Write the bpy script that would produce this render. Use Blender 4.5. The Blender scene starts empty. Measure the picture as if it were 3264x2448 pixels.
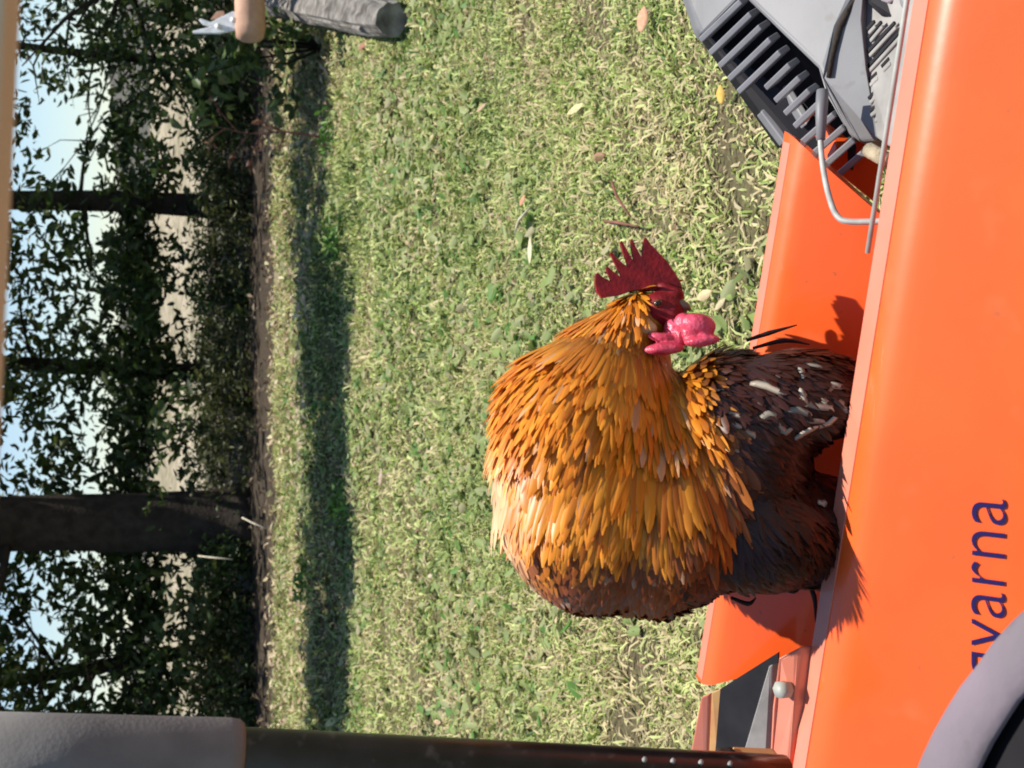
import bpy, bmesh, math, random
import numpy as np
from mathutils import Vector, Matrix

random.seed(7)
rng = np.random.default_rng(7)
S = bpy.context.scene
COL = S.collection

# ------------------------------------------------------------------ camera
CAM = Vector((0, 0, 1.40))
FPX = 3940.0                      # focal length in pixels of the 3264 x 2448 photograph
PITCH = math.radians(16.3)
FWD = Vector((0, math.cos(PITCH), -math.sin(PITCH)))
UP = Vector((0, math.sin(PITCH), math.cos(PITCH)))
RIGHT = Vector((1, 0, 0))
cd = bpy.data.cameras.new('camera')
cam = bpy.data.objects.new('camera', cd)
COL.objects.link(cam)
m = Matrix.Identity(4)            # the phone was held turned by 90 degrees: image right is world down
for i in range(3):
    m[i][0] = -UP[i]
    m[i][1] = RIGHT[i]
    m[i][2] = -FWD[i]
    m[i][3] = CAM[i]
cam.matrix_world = m
cd.sensor_fit = 'HORIZONTAL'
cd.sensor_width = 36
cd.lens = 36 * FPX / 3264
cd.clip_start = 0.05
cd.clip_end = 900
cd.dof.use_dof = True
cd.dof.focus_distance = 1.6
cd.dof.aperture_fstop = 14
S.camera = cam

# ------------------------------------------------------------------ light
SUN = Vector((0.25, 0.09, 0.96)).normalized()
w = bpy.data.worlds.new('World')
S.world = w
w.use_nodes = True
nt = w.node_tree
bg = nt.nodes['Background']
sk = nt.nodes.new('ShaderNodeTexSky')
sk.sky_type = 'NISHITA'
sk.sun_disc = False
sk.sun_elevation = math.asin(SUN.z)
sk.sun_rotation = math.atan2(SUN.x, SUN.y)
sk.air_density = 1.0
sk.dust_density = 0.25
sk.ozone_density = 2.5
nt.links.new(sk.outputs['Color'], bg.inputs['Color'])
bg.inputs['Strength'].default_value = 0.10
ld = bpy.data.lights.new('sun', 'SUN')
ld.energy = 4.9
ld.angle = math.radians(0.53)
ld.color = (1.0, 0.95, 0.87)
sun = bpy.data.objects.new('sun', ld)
sun.rotation_euler = SUN.to_track_quat('Z', 'Y').to_euler()
COL.objects.link(sun)
S.view_settings.view_transform = 'Standard'
S.view_settings.look = 'None'
S.view_settings.exposure = 0.55
S.view_settings.gamma = 1
S.cycles.max_bounces = 6
S.cycles.filter_width = 1.8

# ------------------------------------------------------------------ helpers
def pd(x, y, d):
    """point of the place seen at photograph pixel (x, y), d metres along the view axis"""
    return CAM + (FWD + RIGHT * ((1224 - y) / FPX) - UP * ((x - 1632) / FPX)) * d

def on_plane(x, y, p0, n):
    r = pd(x, y, 1) - CAM
    return CAM + r * ((p0 - CAM).dot(n) / r.dot(n))

def at_z(x, y, z):
    return on_plane(x, y, Vector((0, 0, z)), Vector((0, 0, 1)))

def to_px(P):
    """photograph pixel of world points (n,3)"""
    P = np.asarray(P) - np.array(CAM)
    d = P @ np.array(FWD)
    return 1632 - FPX * (P @ np.array(UP)) / d, 1224 - FPX * (P @ np.array(RIGHT)) / d

def tag(o, label=None, cat=None, group=None, kind=None):
    if label: o['label'] = label
    if cat: o['category'] = cat
    if group: o['group'] = group
    if kind: o['kind'] = kind
    return o

def empty(name, loc, label, cat, group=None):
    o = bpy.data.objects.new(name, None)
    o.empty_display_size = 0.1
    o.location = loc
    COL.objects.link(o)
    return tag(o, label, cat, group)

def link(name, me, parent=None):
    o = bpy.data.objects.new(name, me)
    COL.objects.link(o)
    if parent is not None:
        o.parent = parent
        o.matrix_parent_inverse = Matrix.Translation(parent.location).inverted()
    return o

def mk(name, verts, faces, mat, parent=None, smooth=False, col=None):
    me = bpy.data.meshes.new(name)
    me.from_pydata([tuple(v) for v in verts], [], faces)
    me.materials.append(mat)
    if smooth:
        me.polygons.foreach_set('use_smooth', [True] * len(me.polygons))
    if col is not None:
        set_col(me, col)
    me.update()
    return link(name, me, parent)

def set_col(me, col):
    a = me.color_attributes.new('Col', 'FLOAT_COLOR', 'POINT')
    c = np.ones((len(me.vertices), 4), np.float32)
    c[:, :3] = col
    a.data.foreach_set('color', c.ravel())

def np_mesh(name, V, loops, nper, mat, col=None, smooth=False, parent=None):
    """V (n,3); loops flat vertex indices; nper vertices per face (constant)"""
    me = bpy.data.meshes.new(name)
    nf = len(loops) // nper
    me.vertices.add(len(V))
    me.vertices.foreach_set('co', np.asarray(V, np.float32).ravel())
    me.loops.add(len(loops))
    me.loops.foreach_set('vertex_index', np.asarray(loops, np.int32))
    me.polygons.add(nf)
    me.polygons.foreach_set('loop_start', np.arange(0, nf * nper, nper, dtype=np.int32))
    if smooth:
        me.polygons.foreach_set('use_smooth', np.ones(nf, bool))
    me.materials.append(mat)
    if col is not None:
        set_col(me, col)
    me.update(calc_edges=True)
    return link(name, me, parent)

def bm_obj(name, bm, mat, parent=None, smooth=False):
    bmesh.ops.recalc_face_normals(bm, faces=bm.faces)
    me = bpy.data.meshes.new(name)
    bm.to_mesh(me)
    bm.free()
    me.materials.append(mat)
    if smooth:
        me.polygons.foreach_set('use_smooth', [True] * len(me.polygons))
    return link(name, me, parent)

def tube_data(pts, rad, seg=10, cap=True, rough=0.0, seed=0):
    r_ = np.random.default_rng(seed)
    pts = [Vector(p) for p in pts]
    n = len(pts)
    V, Fc = [], []
    t0 = (pts[1] - pts[0]).normalized()
    ref = Vector((0, 0, 1)) if abs(t0.z) < 0.8 else Vector((1, 0, 0))
    a = t0.cross(ref).normalized()
    for i in range(n):
        t = (pts[min(i + 1, n - 1)] - pts[max(i - 1, 0)]).normalized()
        a = (a - t * a.dot(t)).normalized()
        b = t.cross(a)
        for k in range(seg):
            th = 2 * math.pi * k / seg
            rr = rad[i] * (1 + rough * (r_.random() - 0.5) * 2)
            V.append(pts[i] + (a * math.cos(th) + b * math.sin(th)) * rr)
    for i in range(n - 1):
        for k in range(seg):
            k2 = (k + 1) % seg
            Fc.append((i * seg + k, i * seg + k2, (i + 1) * seg + k2, (i + 1) * seg + k))
    if cap:
        Fc.append(tuple(range(seg - 1, -1, -1)))
        Fc.append(tuple((n - 1) * seg + k for k in range(seg)))
    return V, Fc

def spline(pts, n):
    """Catmull-Rom through pts"""
    P = [np.array(p, float) for p in pts]
    P = [2 * P[0] - P[1]] + P + [2 * P[-1] - P[-2]]
    out = []
    segs = len(P) - 3
    for i in range(n):
        f = i / (n - 1) * segs
        k = min(int(f), segs - 1)
        t = f - k
        a, b, c, d = P[k:k + 4]
        out.append(Vector(0.5 * (2 * b + (c - a) * t + (2 * a - 5 * b + 4 * c - d) * t * t + (3 * b - a - 3 * c + d) * t ** 3)))
    return out

def tube(name, pts, rad, mat, parent=None, seg=12, n=None, rough=0.0, seed=0):
    if n:
        r0 = rad
        pts = spline(pts, n)
        rad = [float(np.interp(i / (n - 1), np.linspace(0, 1, len(r0)), r0)) for i in range(n)] if hasattr(r0, '__len__') else [r0] * n
    elif not hasattr(rad, '__len__'):
        rad = [rad] * len(pts)
    V, Fc = tube_data(pts, rad, seg, True, rough, seed)
    return mk(name, V, Fc, mat, parent, True)

def prism(name, poly, off, mat, parent=None, bevel=0.0, smooth=False):
    """solid from a front polygon (world points) and an extrusion vector"""
    bm = bmesh.new()
    f = [bm.verts.new(p) for p in poly]
    g = [bm.verts.new(Vector(p) + Vector(off)) for p in poly]
    bm.faces.new(f)
    bm.faces.new(g[::-1])
    n = len(poly)
    for i in range(n):
        j = (i + 1) % n
        bm.faces.new((f[j], f[i], g[i], g[j]))
    bmesh.ops.recalc_face_normals(bm, faces=bm.faces)
    o = bm_obj(name, bm, mat, parent)
    if bevel:
        b = o.modifiers.new('bevel', 'BEVEL')
        b.width = bevel
        b.segments = 3
        b.limit_method = 'ANGLE'
        b.angle_limit = math.radians(25)
        if smooth:
            o.data.polygons.foreach_set('use_smooth', [True] * len(o.data.polygons))
    return o

def bar(name, a, b, wv, tv, mat, parent=None, bevel=0.0):
    """box from a to b with half-width vectors wv and tv"""
    a, b, wv, tv = Vector(a), Vector(b), Vector(wv), Vector(tv)
    poly = [a - wv - tv, a + wv - tv, a + wv + tv, a - wv + tv]
    return prism(name, poly, b - a, mat, parent, bevel)

# ------------------------------------------------------------------ materials
def mat(name, base, rough=0.6, spec=0.5, coat=0.0, metal=0.0, var=0.0, vscale=20, vcol=None, bump=0.0, bscale=60, attr=False,
        transl=0.0, sheen=0.0, detail=6, coords='Object'):
    mt = bpy.data.materials.new(name)
    mt.use_nodes = True
    n, l = mt.node_tree.nodes, mt.node_tree.links
    b = n['Principled BSDF']
    b.inputs['Base Color'].default_value = (*base, 1)
    b.inputs['Roughness'].default_value = rough
    b.inputs['Specular IOR Level'].default_value = spec
    b.inputs['Coat Weight'].default_value = coat
    b.inputs['Coat Roughness'].default_value = 0.09
    b.inputs['Metallic'].default_value = metal
    b.inputs['Sheen Weight'].default_value = sheen
    tc = n.new('ShaderNodeTexCoord')
    src = None
    if attr:
        at = n.new('ShaderNodeVertexColor')
        at.layer_name = 'Col'
        src = at.outputs['Color']
    if var > 0 or vcol:
        nz = n.new('ShaderNodeTexNoise')
        nz.inputs['Scale'].default_value = vscale
        nz.inputs['Detail'].default_value = detail
        l.new(tc.outputs[coords], nz.inputs['Vector'])
        rp = n.new('ShaderNodeValToRGB')
        rp.color_ramp.elements[0].position = 0.35
        rp.color_ramp.elements[1].position = 0.65
        if vcol:
            rp.color_ramp.elements[0].color = (*base, 1)
            rp.color_ramp.elements[1].color = (*vcol, 1)
            l.new(nz.outputs['Fac'], rp.inputs['Fac'])
            out = rp.outputs['Color']
        else:
            k0, k1 = 1 - var, 1 + var
            rp.color_ramp.elements[0].color = (k0, k0, k0, 1)
            rp.color_ramp.elements[1].color = (k1, k1, k1, 1)
            l.new(nz.outputs['Fac'], rp.inputs['Fac'])
            mx = n.new('ShaderNodeMix')
            mx.data_type = 'RGBA'
            mx.blend_type = 'MULTIPLY'
            mx.inputs['Factor'].default_value = 1
            if src:
                l.new(src, mx.inputs['A'])
            else:
                mx.inputs['A'].default_value = (*base, 1)
            l.new(rp.outputs['Color'], mx.inputs['B'])
            out = mx.outputs['Result']
        src = out
    if src:
        l.new(src, b.inputs['Base Color'])
    if bump > 0:
        nb = n.new('ShaderNodeTexNoise')
        nb.inputs['Scale'].default_value = bscale
        nb.inputs['Detail'].default_value = 8
        l.new(tc.outputs[coords], nb.inputs['Vector'])
        bp = n.new('ShaderNodeBump')
        bp.inputs['Strength'].default_value = bump
        bp.inputs['Distance'].default_value = 0.02
        l.new(nb.outputs['Fac'], bp.inputs['Height'])
        l.new(bp.outputs['Normal'], b.inputs['Normal'])
    if transl > 0:
        tr = n.new('ShaderNodeBsdfTranslucent')
        if src:
            l.new(src, tr.inputs['Color'])
        else:
            tr.inputs['Color'].default_value = (*base, 1)
        ms = n.new('ShaderNodeMixShader')
        ms.inputs['Fac'].default_value = transl
        l.new(b.outputs['BSDF'], ms.inputs[1])
        l.new(tr.outputs['BSDF'], ms.inputs[2])
        l.new(ms.outputs['Shader'], n['Material Output'].inputs['Surface'])
    return mt

M = {}
M['orange'] = mat('orange_paint', (0.87, 0.112, 0.016), 0.36, 0.5, coat=0.5, var=0.06, vscale=9, bump=0.01, bscale=70)
M['sky_pink'] = mat('sky_tinted_orange', (0.66, 0.19, 0.115), 0.4, 0.5, coat=0.3, vcol=(0.62, 0.22, 0.14), vscale=14)  # orange with the sky's pink reflection mixed into the colour
M['tan'] = mat('tan_edge', (0.52, 0.30, 0.11), 0.5, vcol=(0.45, 0.2, 0.08), vscale=20)  # tan for the side of the rim and the bracket foot
M['blue'] = mat('lettering_blue', (0.014, 0.009, 0.075), 0.6, 0.2)
M['grey'] = mat('grey_plastic', (0.185, 0.185, 0.19), 0.5, 0.4, var=0.12, vscale=12, bump=0.008, bscale=200)
M['pad'] = mat('dusty_grey_plastic', (0.27, 0.26, 0.24), 0.6, 0.4, var=0.2, vscale=25, bump=0.05)
M['pale_grey'] = mat('bolt_and_highlight_grey', (0.38, 0.385, 0.34), 0.5, 0.4, var=0.15, vscale=40)  # bolt grey, also the painted sky highlight on the hood edge
M['slat'] = mat('dark_grey_plastic', (0.19, 0.19, 0.20), 0.4, 0.5, var=0.1, vscale=30)
M['black'] = mat('black_plastic', (0.012, 0.011, 0.013), 0.6, 0.2, var=0.3, vscale=20)
M['tubeblack'] = mat('black_enamel', (0.012, 0.011, 0.012), 0.3, 0.5, var=0.4, vscale=40, bump=0.02)
M['foam'] = mat('grey_foam', (0.20, 0.185, 0.175), 0.95, 0.1, var=0.12, vscale=25, bump=0.08, bscale=300)
M['pan'] = mat('black_rubber', (0.022, 0.012, 0.011), 0.75, 0.25, vcol=(0.012, 0.010, 0.011), vscale=12, bump=0.1)
M['pellet'] = mat('feed_pellet', (0.40, 0.33, 0.22), 0.85, 0.2, vcol=(0.27, 0.23, 0.16), vscale=60, bump=0.3, bscale=200)
M['scrap'] = mat('orange_peel', (0.85, 0.16, 0.02), 0.6, 0.3, vcol=(0.7, 0.09, 0.02), vscale=60, bump=0.3, bscale=120)
M['steel'] = mat('dull_steel', (0.36, 0.36, 0.33), 0.6, 0.4, metal=0.1, var=0.2, vscale=60)
M['wheel'] = mat('dusty_wheel_rubber', (0.205, 0.165, 0.19), 0.85, 0.2, vcol=(0.165, 0.14, 0.155), vscale=14, bump=0.06, bscale=120)
M['wood'] = mat('pale_timber', (0.76, 0.80, 0.78), 0.7, 0.3, vcol=(0.68, 0.70, 0.66), vscale=9, bump=0.1)
M['pinkwood'] = mat('pink_timber', (0.55, 0.33, 0.22), 0.7, 0.3, vcol=(0.42, 0.24, 0.16), vscale=10, bump=0.1)
M['white'] = mat('white_enamel', (0.75, 0.75, 0.74), 0.4, 0.5, var=0.15, vscale=25)
M['greywood'] = mat('weathered_wood', (0.27, 0.25, 0.225), 0.85, 0.2, vcol=(0.08, 0.07, 0.06), vscale=9, bump=0.8, bscale=30)
M['bark'] = mat('dark_bark', (0.030, 0.023, 0.018), 0.9, 0.15, vcol=(0.055, 0.043, 0.035), vscale=8, bump=0.7, bscale=25)
M['twig'] = mat('reddish_twig', (0.20, 0.085, 0.06), 0.8, 0.2, var=0.25, vscale=20)
M['straw'] = mat('pale_twig', (0.45, 0.40, 0.30), 0.8, 0.2, var=0.2, vscale=30)
M['leaf'] = mat('tree_leaf', (0.05, 0.07, 0.02), 0.5, 0.4, attr=True, transl=0.3)
M['dryleaf'] = mat('fallen_leaf', (0.5, 0.3, 0.15), 0.7, 0.3, attr=True, var=0.15, vscale=90, transl=0.15)
M['grass'] = mat('grass_blade', (0.2, 0.2, 0.08), 0.6, 0.35, attr=True, transl=0.25)
M['feather'] = mat('feather', (0.4, 0.15, 0.03), 0.4, 0.38, attr=True, transl=0.15)
M['skin'] = mat('red_comb_skin', (0.26, 0.010, 0.014), 0.55, 0.3, vcol=(0.15, 0.006, 0.011), vscale=60, bump=0.12, bscale=240, transl=0.1)
M['wattle'] = mat('pink_wattle_skin', (0.80, 0.105, 0.18), 0.32, 0.6, vcol=(0.62, 0.05, 0.09), vscale=60, bump=0.22, bscale=300, transl=0.1)
M['lobe'] = mat('cream_earlobe', (0.62, 0.42, 0.22), 0.6, 0.3, var=0.1, vscale=80)
M['horn'] = mat('horn_beak', (0.16, 0.12, 0.08), 0.4, 0.5, var=0.2, vscale=60)
M['shank'] = mat('yellow_shank', (0.5, 0.33, 0.07), 0.6, 0.4, var=0.2, vscale=120, bump=0.3, bscale=200)
M['eye'] = mat('eye_amber', (0.14, 0.04, 0.008), 0.1, 0.6)
M['pupil'] = mat('pupil_black', (0.004, 0.004, 0.004), 0.05, 0.6)

def specks(mt, col, scale, lo_, hi_, amt):
    """dust and grime spots with a shape of their own on a painted part"""
    n, l = mt.node_tree.nodes, mt.node_tree.links
    b = n['Principled BSDF']
    old = b.inputs['Base Color'].links[0].from_socket
    tc = n.new('ShaderNodeTexCoord'); nz = n.new('ShaderNodeTexNoise')
    nz.inputs['Scale'].default_value = scale; nz.inputs['Detail'].default_value = 3
    l.new(tc.outputs['Object'], nz.inputs['Vector'])
    rp = n.new('ShaderNodeValToRGB')
    rp.color_ramp.elements[0].position = lo_; rp.color_ramp.elements[1].position = hi_
    rp.color_ramp.elements[0].color = (0, 0, 0, 1); rp.color_ramp.elements[1].color = (amt, amt, amt, 1)
    l.new(nz.outputs['Fac'], rp.inputs['Fac'])
    mx = n.new('ShaderNodeMix'); mx.data_type = 'RGBA'
    l.new(rp.outputs['Color'], mx.inputs['Factor']); l.new(old, mx.inputs['A'])
    mx.inputs['B'].default_value = (*col, 1)
    l.new(mx.outputs['Result'], b.inputs['Base Color'])

specks(M['orange'], (.30, .10, .03), 75, .70, .76, .6)
specks(M['orange'], (.75, .30, .16), 11, .60, .80, .25)
specks(M['grey'], (.12, .11, .09), 40, .62, .74, .6)
specks(M['wheel'], (.12, .10, .10), 35, .62, .72, .5)
specks(M['tubeblack'], (.10, .09, .08), 60, .60, .72, .5)

def ground_mat(name, cols, scales, bump):
    mt = bpy.data.materials.new(name)
    mt.use_nodes = True
    n, l = mt.node_tree.nodes, mt.node_tree.links
    b = n['Principled BSDF']
    b.inputs['Roughness'].default_value = 0.95
    b.inputs['Specular IOR Level'].default_value = 0.15
    tc = n.new('ShaderNodeTexCoord')
    outs = []
    for sc in scales:
        nz = n.new('ShaderNodeTexNoise')
        nz.inputs['Scale'].default_value = sc
        nz.inputs['Detail'].default_value = 7
        l.new(tc.outputs['Object'], nz.inputs['Vector'])
        outs.append(nz.outputs['Fac'])
    def ramp(f, c0, c1, p0=0.38, p1=0.62):
        r = n.new('ShaderNodeValToRGB')
        r.color_ramp.elements[0].position = p0
        r.color_ramp.elements[1].position = p1
        r.color_ramp.elements[0].color = (*c0, 1)
        r.color_ramp.elements[1].color = (*c1, 1)
        l.new(f, r.inputs['Fac'])
        return r.outputs['Color']
    c_a = ramp(outs[0], cols[0], cols[1])
    c_b = ramp(outs[1], cols[2], cols[3])
    mx = n.new('ShaderNodeMix')
    mx.data_type = 'RGBA'
    mx.inputs['Factor'].default_value = 0.5
    l.new(c_a, mx.inputs['A'])
    l.new(c_b, mx.inputs['B'])
    l.new(mx.outputs['Result'], b.inputs['Base Color'])
    bp = n.new('ShaderNodeBump')
    bp.inputs['Strength'].default_value = bump
    bp.inputs['Distance'].default_value = 0.03
    l.new(outs[1], bp.inputs['Height'])
    l.new(bp.outputs['Normal'], b.inputs['Normal'])
    return mt

M['lawn'] = ground_mat('lawn_soil', [(0.10, 0.085, 0.045), (0.15, 0.15, 0.06), (0.07, 0.06, 0.03), (0.17, 0.14, 0.08)], (1.3, 60), 0.8)
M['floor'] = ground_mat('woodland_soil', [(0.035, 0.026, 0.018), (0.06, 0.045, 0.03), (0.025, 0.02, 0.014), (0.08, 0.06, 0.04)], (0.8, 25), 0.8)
M['bank'] = ground_mat('dry_bank', [(0.36, 0.31, 0.22), (0.17, 0.15, 0.085), (0.38, 0.32, 0.235), (0.13, 0.12, 0.07)], (0.25, 3), 0.5)
M['hill'] = ground_mat('far_hill', [(0.07, 0.07, 0.055), (0.12, 0.105, 0.09), (0.05, 0.055, 0.035), (0.13, 0.115, 0.10)], (0.12, 0.9), 0.4)

# ------------------------------------------------------------------ ground
def smooth01(t):
    t = np.clip(t, 0, 1)
    return t * t * (3 - 2 * t)

def hz(x, y):
    """height of the ground: lawn, then a low earth step in front of the trees"""
    x = np.asarray(x, float); y = np.asarray(y, float)
    edge = 9.3 + 0.12 * np.sin(x * 2.1) + 0.06 * np.sin(x * 7.3 + 1)
    side = smooth01((1.7 - x) / 0.9)
    st = 0.16 * smooth01((y - edge) / 0.5) * side
    rest = 0.16 * smooth01((y - 10.5) / 2.0) * (1 - side)
    z = st + rest
    z = z + 0.08 * smooth01((y - 11.0) / 2.0)
    z += 0.012 * np.sin(x * 3.1 + y * 1.7) + 0.010 * np.sin(x * 1.3 - y * 4.1)
    return z

def sheet(name, xs, ys, mt):
    X, Y = np.meshgrid(xs, ys)
    Z = hz(X, Y)
    V = np.stack([X, Y, Z], -1).reshape(-1, 3)
    nx, ny = len(xs), len(ys)
    i = np.arange(nx - 1)[None, :] + nx * np.arange(ny - 1)[:, None]
    q = np.stack([i, i + 1, i + nx + 1, i + nx], -1).reshape(-1)
    o = np_mesh(name, V, q, 4, mt, smooth=True)
    tag(o, kind='structure')
    return o

ys1 = np.concatenate([np.linspace(-3, 9.0, 80), np.linspace(9.05, 10.1, 44), np.linspace(10.2, 12.2, 16)])
sheet('lawn', np.linspace(-9, 9, 181), ys1, M['lawn'])
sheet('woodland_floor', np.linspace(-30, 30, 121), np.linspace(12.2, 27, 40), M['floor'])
def bank_z(x, y):
    return 0.24 + 1.15 * smooth01((y - 29 - 1.2 * math.sin(x * .5)) / 17) + .06 * math.sin(x * 1.3) * math.sin(y * .9)
bxs, bys = np.linspace(-60, 60, 121), np.linspace(26.8, 62, 40)
tag(mk('dry_bank', [(x, y, float(bank_z(x, y)) - (.05 if y < 27 else 0)) for y in bys for x in bxs], [(j * 121 + i, j * 121 + i + 1, (j + 1) * 121 + i + 1, (j + 1) * 121 + i) for j in range(39) for i in range(120)], M['bank'], smooth=True), kind='structure')
# far hill that closes the view, carried on to the horizon
xs = np.linspace(-300, 300, 61); yy = np.array([62, 66, 72, 82, 100, 200, 500])
hv = []
for y in yy:
    for x in xs:
        hv.append((x, y, 1.3 + (0 if y < 63 else (1.6 + 0.8 * math.sin(x * 0.11) + 0.5 * math.sin(x * 0.31 + 1)) * min(1, (y - 62) / 20))))
nx = len(xs)
hf = [(j * nx + i, j * nx + i + 1, (j + 1) * nx + i + 1, (j + 1) * nx + i) for j in range(len(yy) - 1) for i in range(nx - 1)]
tag(mk('hill', hv, hf, M['hill'], smooth=True), kind='structure')
# ground beside and behind the lawn
for nm, (x0, x1, y0, y1) in {'field': (-60, -9, -60, 12.2), 'field.001': (9, 60, -60, 12.2), 'field.002': (-9, 9, -60, -3)}.items():
    o = mk('field', [(x0, y0, -0.004), (x1, y0, -0.004), (x1, y1, -0.004), (x0, y1, -0.004)], [(0, 1, 2, 3)], M['lawn'])
    tag(o, kind='structure')
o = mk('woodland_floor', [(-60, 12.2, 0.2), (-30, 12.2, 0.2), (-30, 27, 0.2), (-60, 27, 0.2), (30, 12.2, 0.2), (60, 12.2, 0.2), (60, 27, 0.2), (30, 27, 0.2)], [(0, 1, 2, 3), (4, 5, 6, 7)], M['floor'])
tag(o, kind='structure')

# ------------------------------------------------------------------ grass
def noise2(x, y, seed=0):
    r_ = np.random.default_rng(seed)
    v = np.zeros_like(x)
    for k in range(7):
        f = 0.7 * 1.6 ** k
        a, p1, p2 = r_.random(3) * 6.28
        v += np.sin(f * (x * np.cos(a) + y * np.sin(a)) * 2 + p1 + 1.5 * np.sin(f * (y * np.cos(a) - x * np.sin(a)) + p2)) / (1 + 0.35 * k)
    return v / 3

def grass(n, y0, y1, lmin, lmax, wd, seed, flat, name='grass'):
    r_ = np.random.default_rng(seed)
    y = np.sqrt(r_.random(n) * (y1 ** 2 - y0 ** 2) + y0 ** 2)
    x = (r_.random(n) * 2 - 1) * (0.36 * y + 0.35)
    pat = noise2(x, y, 3)
    fine = noise2(x * 6, y * 6, 5)
    keep = r_.random(n) < np.clip(0.70 + 0.35 * pat + 0.55 * fine, 0.10, 1)
    x, y, pat = x[keep], y[keep], pat[keep]
    n = len(x)
    z = hz(x, y)
    L = lmin + (lmax - lmin) * r_.random(n) ** 1.8
    L *= 1 + 0.5 * np.clip(noise2(x * 4, y * 4, 9), -1, 1) + 0.25 * np.clip(noise2(x, y, 14), -1, 1)
    th = r_.random(n) * 6.283
    tilt = np.clip(r_.normal(flat, 0.3, n), 0.1, 1.5)
    dx, dy, dz = np.cos(th) * np.sin(tilt), np.sin(th) * np.sin(tilt), np.cos(tilt)
    sx, sy = -np.sin(th), np.cos(th)
    W = wd * (0.6 + 0.9 * r_.random(n))
    b = np.stack([x, y, z - 0.004], -1)
    d = np.stack([dx, dy, dz], -1)
    s = np.stack([sx, sy, 0 * sx], -1)
    tw = r_.normal(0, 0.5, n)
    s = s * np.cos(tw)[:, None] + np.cross(d, s) * np.sin(tw)[:, None]
    mid = b + d * (L * 0.55)[:, None]
    d2 = d.copy(); d2[:, 2] -= 0.75; d2 /= np.linalg.norm(d2, axis=1)[:, None]
    tip = mid + d2 * (L * 0.5)[:, None]
    tip[:, 2] = np.maximum(tip[:, 2], hz(tip[:, 0], tip[:, 1]) + 0.004)
    V = np.stack([b - s * W[:, None] * 0.4, b + s * W[:, None] * 0.4, mid + s * W[:, None] * 0.5, mid - s * W[:, None] * 0.5, tip], 1)
    i = np.arange(n)[:, None] * 5
    tri = np.concatenate([i + [0, 1, 2], i + [0, 2, 3], i + [3, 2, 4]], 1).ravel()
    green = np.array([0.24, 0.32, 0.07]); pale = np.array([0.47, 0.51, 0.19]); dry = np.array([0.54, 0.45, 0.25]); deep = np.array([0.075, 0.14, 0.03])
    u = r_.random(n) + 0.42 * pat + 0.15 * fine[keep] - 0.12 * smooth01((y - 9.6) / 1.0)
    c = np.where((u < 0.30)[:, None], dry, np.where((u < 0.66)[:, None], pale, np.where((u < 0.95)[:, None], green, deep)))
    c = c * (0.75 + 0.5 * r_.random((n, 1)))
    o = np_mesh(name, V.reshape(-1, 3), tri, 3, M['grass'], np.repeat(c, 5, 0))
    tag(o, kind='stuff')
    return o

grass(190000, 1.9, 6.0, 0.03, 0.085, 0.0062, 11, 0.9)
grass(120000, 5.8, 12.4, 0.04, 0.10, 0.0115, 12, 0.85)

def clover(n, y0, y1, seed):
    """small rounded weed leaves mixed into the lawn"""
    r_ = np.random.default_rng(seed)
    y = np.sqrt(r_.random(n) * (y1 ** 2 - y0 ** 2) + y0 ** 2)
    x = (r_.random(n) * 2 - 1) * (0.36 * y + 0.3)
    keep = noise2(x, y, 21) > -0.1
    x, y = x[keep], y[keep]; n = len(x)
    c = np.stack([x, y, hz(x, y) + 0.012 + 0.03 * r_.random(n)], -1)
    nrm = r_.normal(0, 0.45, (n, 3)); nrm[:, 2] = 1; nrm /= np.linalg.norm(nrm, axis=1)[:, None]
    a = np.cross(nrm, r_.normal(0, 1, (n, 3))); a /= np.linalg.norm(a, axis=1)[:, None]
    b = np.cross(nrm, a)
    R_ = (0.010 + 0.022 * r_.random(n) ** 1.6)[:, None]
    V = []
    for k in range(6):
        t = k / 6 * 6.283
        V.append(c + a * R_ * math.cos(t) * 1.3 + b * R_ * math.sin(t) * 0.8 + nrm * R_ * 0.25 * math.cos(2 * t))
    V = np.stack(V, 1).reshape(-1, 3)
    i = np.arange(n)[:, None] * 6
    lo = np.concatenate([i + [0, 1, 2, 3], i + [0, 3, 4, 5]], 1).ravel()
    base = np.array([[0.20, 0.26, 0.075], [0.28, 0.31, 0.13], [0.09, 0.19, 0.035], [0.36, 0.33, 0.18]])[r_.choice(4, n, p=[.42, .33, .13, .12])]
    col = base * (0.8 + 0.4 * r_.random((n, 1)))
    tag(np_mesh('weeds', V, lo, 4, M['grass'], np.repeat(col, 6, 0)), kind='stuff')

clover(22000, 2.0, 12.0, 31)

def litter(n, seed, area, hi, cols, size, name='leaf_litter'):
    r_ = np.random.default_rng(seed)
    x0, x1, y0, y1 = area
    x = x0 + (x1 - x0) * r_.random(n); y = y0 + (y1 - y0) * r_.random(n)
    c = np.stack([x, y, hz(x, y) + 0.008 + hi * r_.random(n)], -1)
    nrm = r_.normal(0, 0.5, (n, 3)); nrm[:, 2] = 1; nrm /= np.linalg.norm(nrm, axis=1)[:, None]
    a = np.cross(nrm, r_.normal(0, 1, (n, 3))); a /= np.linalg.norm(a, axis=1)[:, None]
    b = np.cross(nrm, a)
    L = (size[0] + (size[1] - size[0]) * r_.random(n))[:, None]
    k = 0.35 + 0.15 * r_.random((n, 1))
    V = np.stack([c - a * L, c + b * L * k + nrm * L * 0.25, c + a * L, c - b * L * k + nrm * L * 0.2], 1)
    i = np.arange(n)[:, None] * 4
    lo = np.concatenate([i + [0, 1, 2], i + [0, 2, 3]], 1).ravel()
    cc = np.array(cols)[r_.integers(0, len(cols), n)] * (0.7 + 0.6 * r_.random((n, 1)))
    tag(np_mesh(name, V.reshape(-1, 3), lo, 3, M['dryleaf'], np.repeat(cc, 4, 0)), kind='stuff')

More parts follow.
